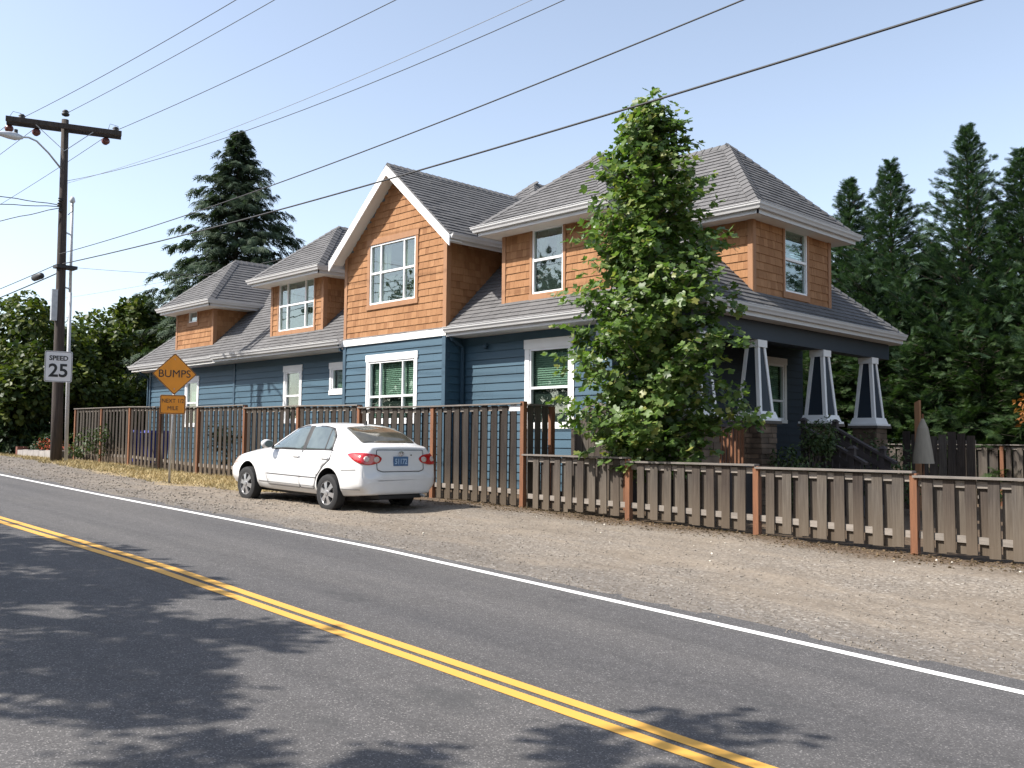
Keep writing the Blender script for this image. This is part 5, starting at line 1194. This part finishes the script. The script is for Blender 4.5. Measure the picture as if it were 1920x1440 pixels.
# --- planter, bins, shed, umbrella, lone post
pz_ = zgs(-36.3, 12.0)
pt = root('planter', (-36.3,12.2,pz_), 'low pale block planter with red flowers left of the utility pole', 'planter')
for i in range(7): boxobj('block', 'planter_block', -38.4+i*.58, -37.84+i*.58, 11.75, 11.95, pz_-.1, pz_+.28+.02*(i%2), pt)
for i in range(2): boxobj('brick', 'brick_red', -38.62, -38.43, 11.75+i*.22, 11.94+i*.22, pz_-.1, pz_+.40, pt)
b = MB(); b.box(-38.4,-34.4,11.96,13.2,pz_-.1,pz_+.28); b.build('soil', 'mortar', pt)
bush('flower_clump', 'red flowers and foliage in the pale block planter', (-35.9,12.3), .6, .62, 420, .06, 'flower_red', 'flowers')
bush('planter_shrub', 'round dark shrub at the left end of the planter', (-38.0,12.5), .5, .95, 900, .09, 'leaf_dark')
for i, (x, y) in enumerate(((-30.9,13.2), (-29.9,13.25))):
    z = zgs(x, y); o = root('blue_bin', (x,y,z), ['left blue wheeled bin behind the tall fence boards', 'right blue wheeled bin behind the tall fence boards'][i], 'bin', 'blue bins')
    b = MB(); b.hexa([(x-.24,y-.27,z+.06),(x+.24,y-.27,z+.06),(x+.24,y+.27,z+.06),(x-.24,y+.27,z+.06),(x-.30,y-.36,z+1.0),(x+.30,y-.36,z+1.0),(x+.30,y+.36,z+1.0),(x-.30,y+.36,z+1.0)]); b.build('bin_body', 'bin_blue', o)
    b = MB(); b.hexa([(x-.32,y-.38,z+1.0),(x+.32,y-.38,z+1.0),(x+.32,y+.40,z+1.0),(x-.32,y+.40,z+1.0),(x-.28,y-.32,z+1.08),(x+.28,y-.32,z+1.08),(x+.28,y+.34,z+1.08),(x-.28,y+.34,z+1.08)]); b.build('lid', 'bin_blue', o)
    for s in (-1, 1):
        b = MB(); b.lathe([(.10,-.03),(.10,.03)], (x+s*.27, y+.28, z+.10), 'x', 12); b.build('wheel', 'car_black', o)
sh = root('shed', (-56,22.4,-.4), 'small dark shed gable with white trim beyond the left end of the fence', 'shed')
b = MB(); b.box(-57.6,-54.4,22.2,25,-.5,1.8); b.prism([(-57.6,22.2,1.8),(-54.4,22.2,1.8),(-56,22.2,2.5)], (0,2.8,0)); b.build('shed_wall', 'shed_dark', sh)
for s in (-1, 1):
    b = MB(); b.beam((-56,22.1,2.62), (-56+s*1.95,22.1,1.78), .12, .18); b.build('barge_board', 'white_trim', sh)
    b = MB(); b.prism([(-56,22.15,2.72),(-56+s*2.0,22.15,1.86),(-56+s*2.0,22.15,1.80),(-56,22.15,2.66)], (0,3,0)); b.build('shed_roof', 'roof_shingle', sh)
uz = zgs(-8.3,20.2)
um = root('patio_umbrella', (-8.28,20.2,uz), 'closed beige patio umbrella standing in the yard beyond the porch steps', 'umbrella')
b = MB(); prof = [(.17,-.32),(.15,-.1),(.12,.15),(.085,.42),(.02,.62)]; base = len(b.v)
for (r, z) in prof:
    for k in range(24): a = 2*math.pi*k/24; q = r*(1+.28*math.cos(k*math.pi*24/24*1.0*8/4)); b.v.append((-8.28+q*math.cos(a), 20.2+q*math.sin(a), z))
for i in range(len(prof)-1):
    for k in range(24): b.f.append((i*24+k, i*24+(k+1)%24, (i+1)*24+(k+1)%24, (i+1)*24+k))
b.build('canopy', 'umbrella_cloth', um)
b = MB(); b.tube([(-8.28,20.2,uz-.1),(-8.28,20.2,.72)], .02, 8); b.build('umbrella_pole', 'post_orange', um)
o = MB(); o.box(-9.33,-9.22,22.3,22.41,-1.6,1.02); o.hexa([(-9.33,22.3,1.02),(-9.22,22.3,1.02),(-9.22,22.41,1.02),(-9.33,22.41,1.02),(-9.33,22.3,1.06),(-9.22,22.3,1.12),(-9.22,22.41,1.12),(-9.33,22.41,1.06)]); tag(o.build('garden_post', 'cedar_trim'), 'bare brown post standing beside the closed umbrella', 'post')
rf = root('side_fence', (-9.6,22.6,-1.5), 'dark shaded board fence between the last porch column and the umbrella', 'fence')
for k in range(8): boxobj('fence_board', 'fence_wood', -9.75+k*.21, -9.57+k*.21, 22.6, 22.62, -1.5, .40-.12*abs(math.sin(k*.6)), rf)
boxobj('fence_rail', 'rail_wood', -9.75, -8.1, 22.63, 22.67, .1, .19, rf)
# --- dry grass, pebbles and litter
n = 26000; gxx = RNG.uniform(-34, -16.2, n); gyy = RNG.uniform(8.9, 12.1, n); lo = np.interp(gxx, [-60,-34,-29,-24,-20.5,-17.5,-16], [9.9,9.75,9.4,9.3,9.2,9.7,12.6])
k = (gyy > lo-.1+.5*(vnoise(gxx,gyy,1.4,9)-.5)) & (RNG.random(n) < .4+.8*vnoise(gxx,gyy,2.0,4)); gxx = gxx[k]; gyy = gyy[k]; n = len(gxx)
P_ = np.stack([gxx, gyy, zg(gxx, gyy)-.005], -1); A = RNG.normal(size=(n,3))*.7; A[:,2] = .55+RNG.random(n)*.5
V, F_ = instances([(-.09,0,0),(.09,0,0),(0,1,0)], [(0,1,2)], P_, frame_from(A, RNG.normal(size=(n,3))), .05+.09*RNG.random(n)); o = npmesh('dry_grass', V, F_, 'dry_grass', kind='stuff'); tag(o, 'strip of short dry yellow grass along the foot of the tall fence', 'grass')
def pebbles(name, xs, ys, sz, mat, label):
    n = len(xs); T8 = [(1,0,0),(0,1,0),(-1,0,0),(0,-1,0),(0,0,.75),(0,0,-.5)]; TF = [(0,1,4),(1,2,4),(2,3,4),(3,0,4),(1,0,5),(2,1,5),(3,2,5),(0,3,5)]
    P_ = np.stack([xs, ys, zg(xs, ys)+sz*.2], -1); A = rand_unit(n); A[:,2] *= .3
    V, F_ = instances(T8, TF, P_, frame_from(A, np.array([[0,0,1.0]])+RNG.normal(size=(n,3))*.35), sz); o = npmesh(name, V, F_, mat, kind='stuff'); tag(o, label, 'gravel')
n = 15000; xs = -16+19*RNG.random(n)**1.0; ys = 7.12+4.9*RNG.random(n)**1.5
pebbles('loose_gravel', xs, ys, .004+.011*RNG.random(n)**3.2, 'pebble', 'loose grey and tan gravel scattered over the shoulder')
n = 5000; xs = RNG.uniform(-34,-14,n); ys = 7.15+2.6*RNG.random(n)**1.2
pebbles('loose_gravel', xs, ys, .008+.02*RNG.random(n)**3.0, 'pebble', 'coarse gravel along the far left shoulder of the road')
n = 45; xs = RNG.uniform(-13,2,n); ys = 8+4*RNG.random(n)**.7
pebbles('pale_litter', xs, ys, .010+.018*RNG.random(n)**2, 'rock_litter', 'small pale stones and scraps scattered near the low fence')
n = 5000; xs = RNG.uniform(-14,3,n); ys = 12.12-.9*RNG.random(n)**2.2
P_ = np.stack([xs, ys, zg(xs,ys)+.006], -1); A = rand_unit(n); A[:,2] *= .3
V, F_ = instances(*LEAF, P_, frame_from(A, np.array([[0,0,1.0]])+RNG.normal(size=(n,3))*.4), .02+.035*RNG.random(n)); o = npmesh('leaf_litter', V, F_, 'leaf_litter', kind='stuff'); tag(o, 'brown dead leaf litter along the foot of the low fence', 'leaf litter')
# ------------------------------------------------------------------ street trees behind the viewpoint that shade the road
def shade_tree(name, label, base, polys, t0, spread, dens, size, r_):
    """a roadside tree whose crown stands between the sun and the given patches of road (ground x, y)"""
    t = root(name, base, label, 'tree', 'roadside trees across the road'); L = np.array([-.62,-1,1.2]); P_ = []
    for (cx, cy, rx, ry, w_) in polys:
        nc = int(rx*ry*math.pi*1.6*dens); th = RNG.random(nc)*2*math.pi; rr = RNG.random(nc)**.62   # leafy twigs, thinning towards the rim
        gx_ = cx+np.cos(th)*rr*rx*1.45; gy_ = cy+np.sin(th)*rr*ry*1.45
        nz_ = vnoise(gx_, gy_, 1.5, 8)*.5+vnoise(gx_+.3*gy_, gy_, 3.9, 12)*.5; k = nz_ > .24+.30*rr**2
        gx_ = gx_[k]; gy_ = gy_[k]; nc = len(gx_); tt_ = t0+RNG.uniform(-1, 1, nc)*spread
        m = 16; c3 = np.stack([gx_, gy_, np.full(nc, -1.35)], -1)+L*tt_[:,None]
        d_ = RNG.normal(size=(nc, m, 3))*np.array([.13,.085,.07]); P_.append((c3[:,None]+d_).reshape(-1,3))
    P_ = np.concatenate(P_); m = len(P_)
    V, F_ = instances(*LEAFB, P_, frame_from(rand_unit(m), np.array([[0,0,1.0]])+RNG.normal(size=(m,3))*.5), size*(.6+.7*RNG.random(m))); npmesh('crown', V, F_, 'leaf_maple', t)
    c = P_.mean(0); b = MB(); fk = Vector(base).lerp(Vector(c), .55); limb(b, Vector(base)-Vector((0,0,.2)), fk, r_, r_*.7, 5, .03, 8)
    for (cx, cy, rx, ry, w_) in polys:
        q = Vector((cx,cy,-1.35))+Vector(L)*t0; limb(b, fk, q, r_*.45, r_*.08, 5, .12, 6)
    b.build('trunk', 'bark', t, True)
SHT = [('street_tree', 'large maple standing across the road left of the viewpoint', (-14.5,-4.2,-1.2), [(-10.4,3.75,2.0,.62,.26), (-8.5,3.4,.6,.75,.12), (-9.6,2.6,1.4,.42,.12), (-14.5,2.6,2.8,1.1,.16), (-16.2,4.6,.5,.18,.02), (-7.1,2.75,.75,.50,.14), (-6.3,3.35,.5,.42,.07), (-5.55,2.15,.42,.45,.07), (-6.6,2.1,.6,.35,.06)], 4.9, .8, 44, .12, .22),
       ('street_tree', 'smaller maple standing across the road behind the viewpoint', (-5.6,-4.6,-1.4), [(-3.12,4.0,.36,.48,.42), (-4.35,2.05,.22,.30,.14), (-3.9,2.62,.22,.22,.10), (-2.6,3.4,.4,.5,.3)], 4.6, .6, 44, .11, .16)]
for a in SHT: shade_tree(*a)
BK = ['first tree from the left', 'second tree from the left', 'third tree from the left', 'fourth tree from the left', 'fifth tree from the left', 'sixth tree from the left', 'seventh tree from the left', 'eighth tree from the left', 'rightmost tree']
for i, (x, y, h) in enumerate([(-66,-24,15), (-55,-22,14), (-45,-23,15), (-35,-21,14), (-25,-22,15), (-15,-21,14), (-5,-22,15), (6,-21,14), (17,-22,14)]):  # unseen row, added to block sky light and darken the window reflections
    broadleaf('sky_block_tree', BK[i]+' in the unseen row added well back across the road', (x,y,-1.2), cl(x,y,h*.46,4.2,h*.36,24,1.6,2.5), 7500, .62, None, 'leaf_dark', trunk_r=.3, group='unseen trees added behind the viewpoint to cut sky light')
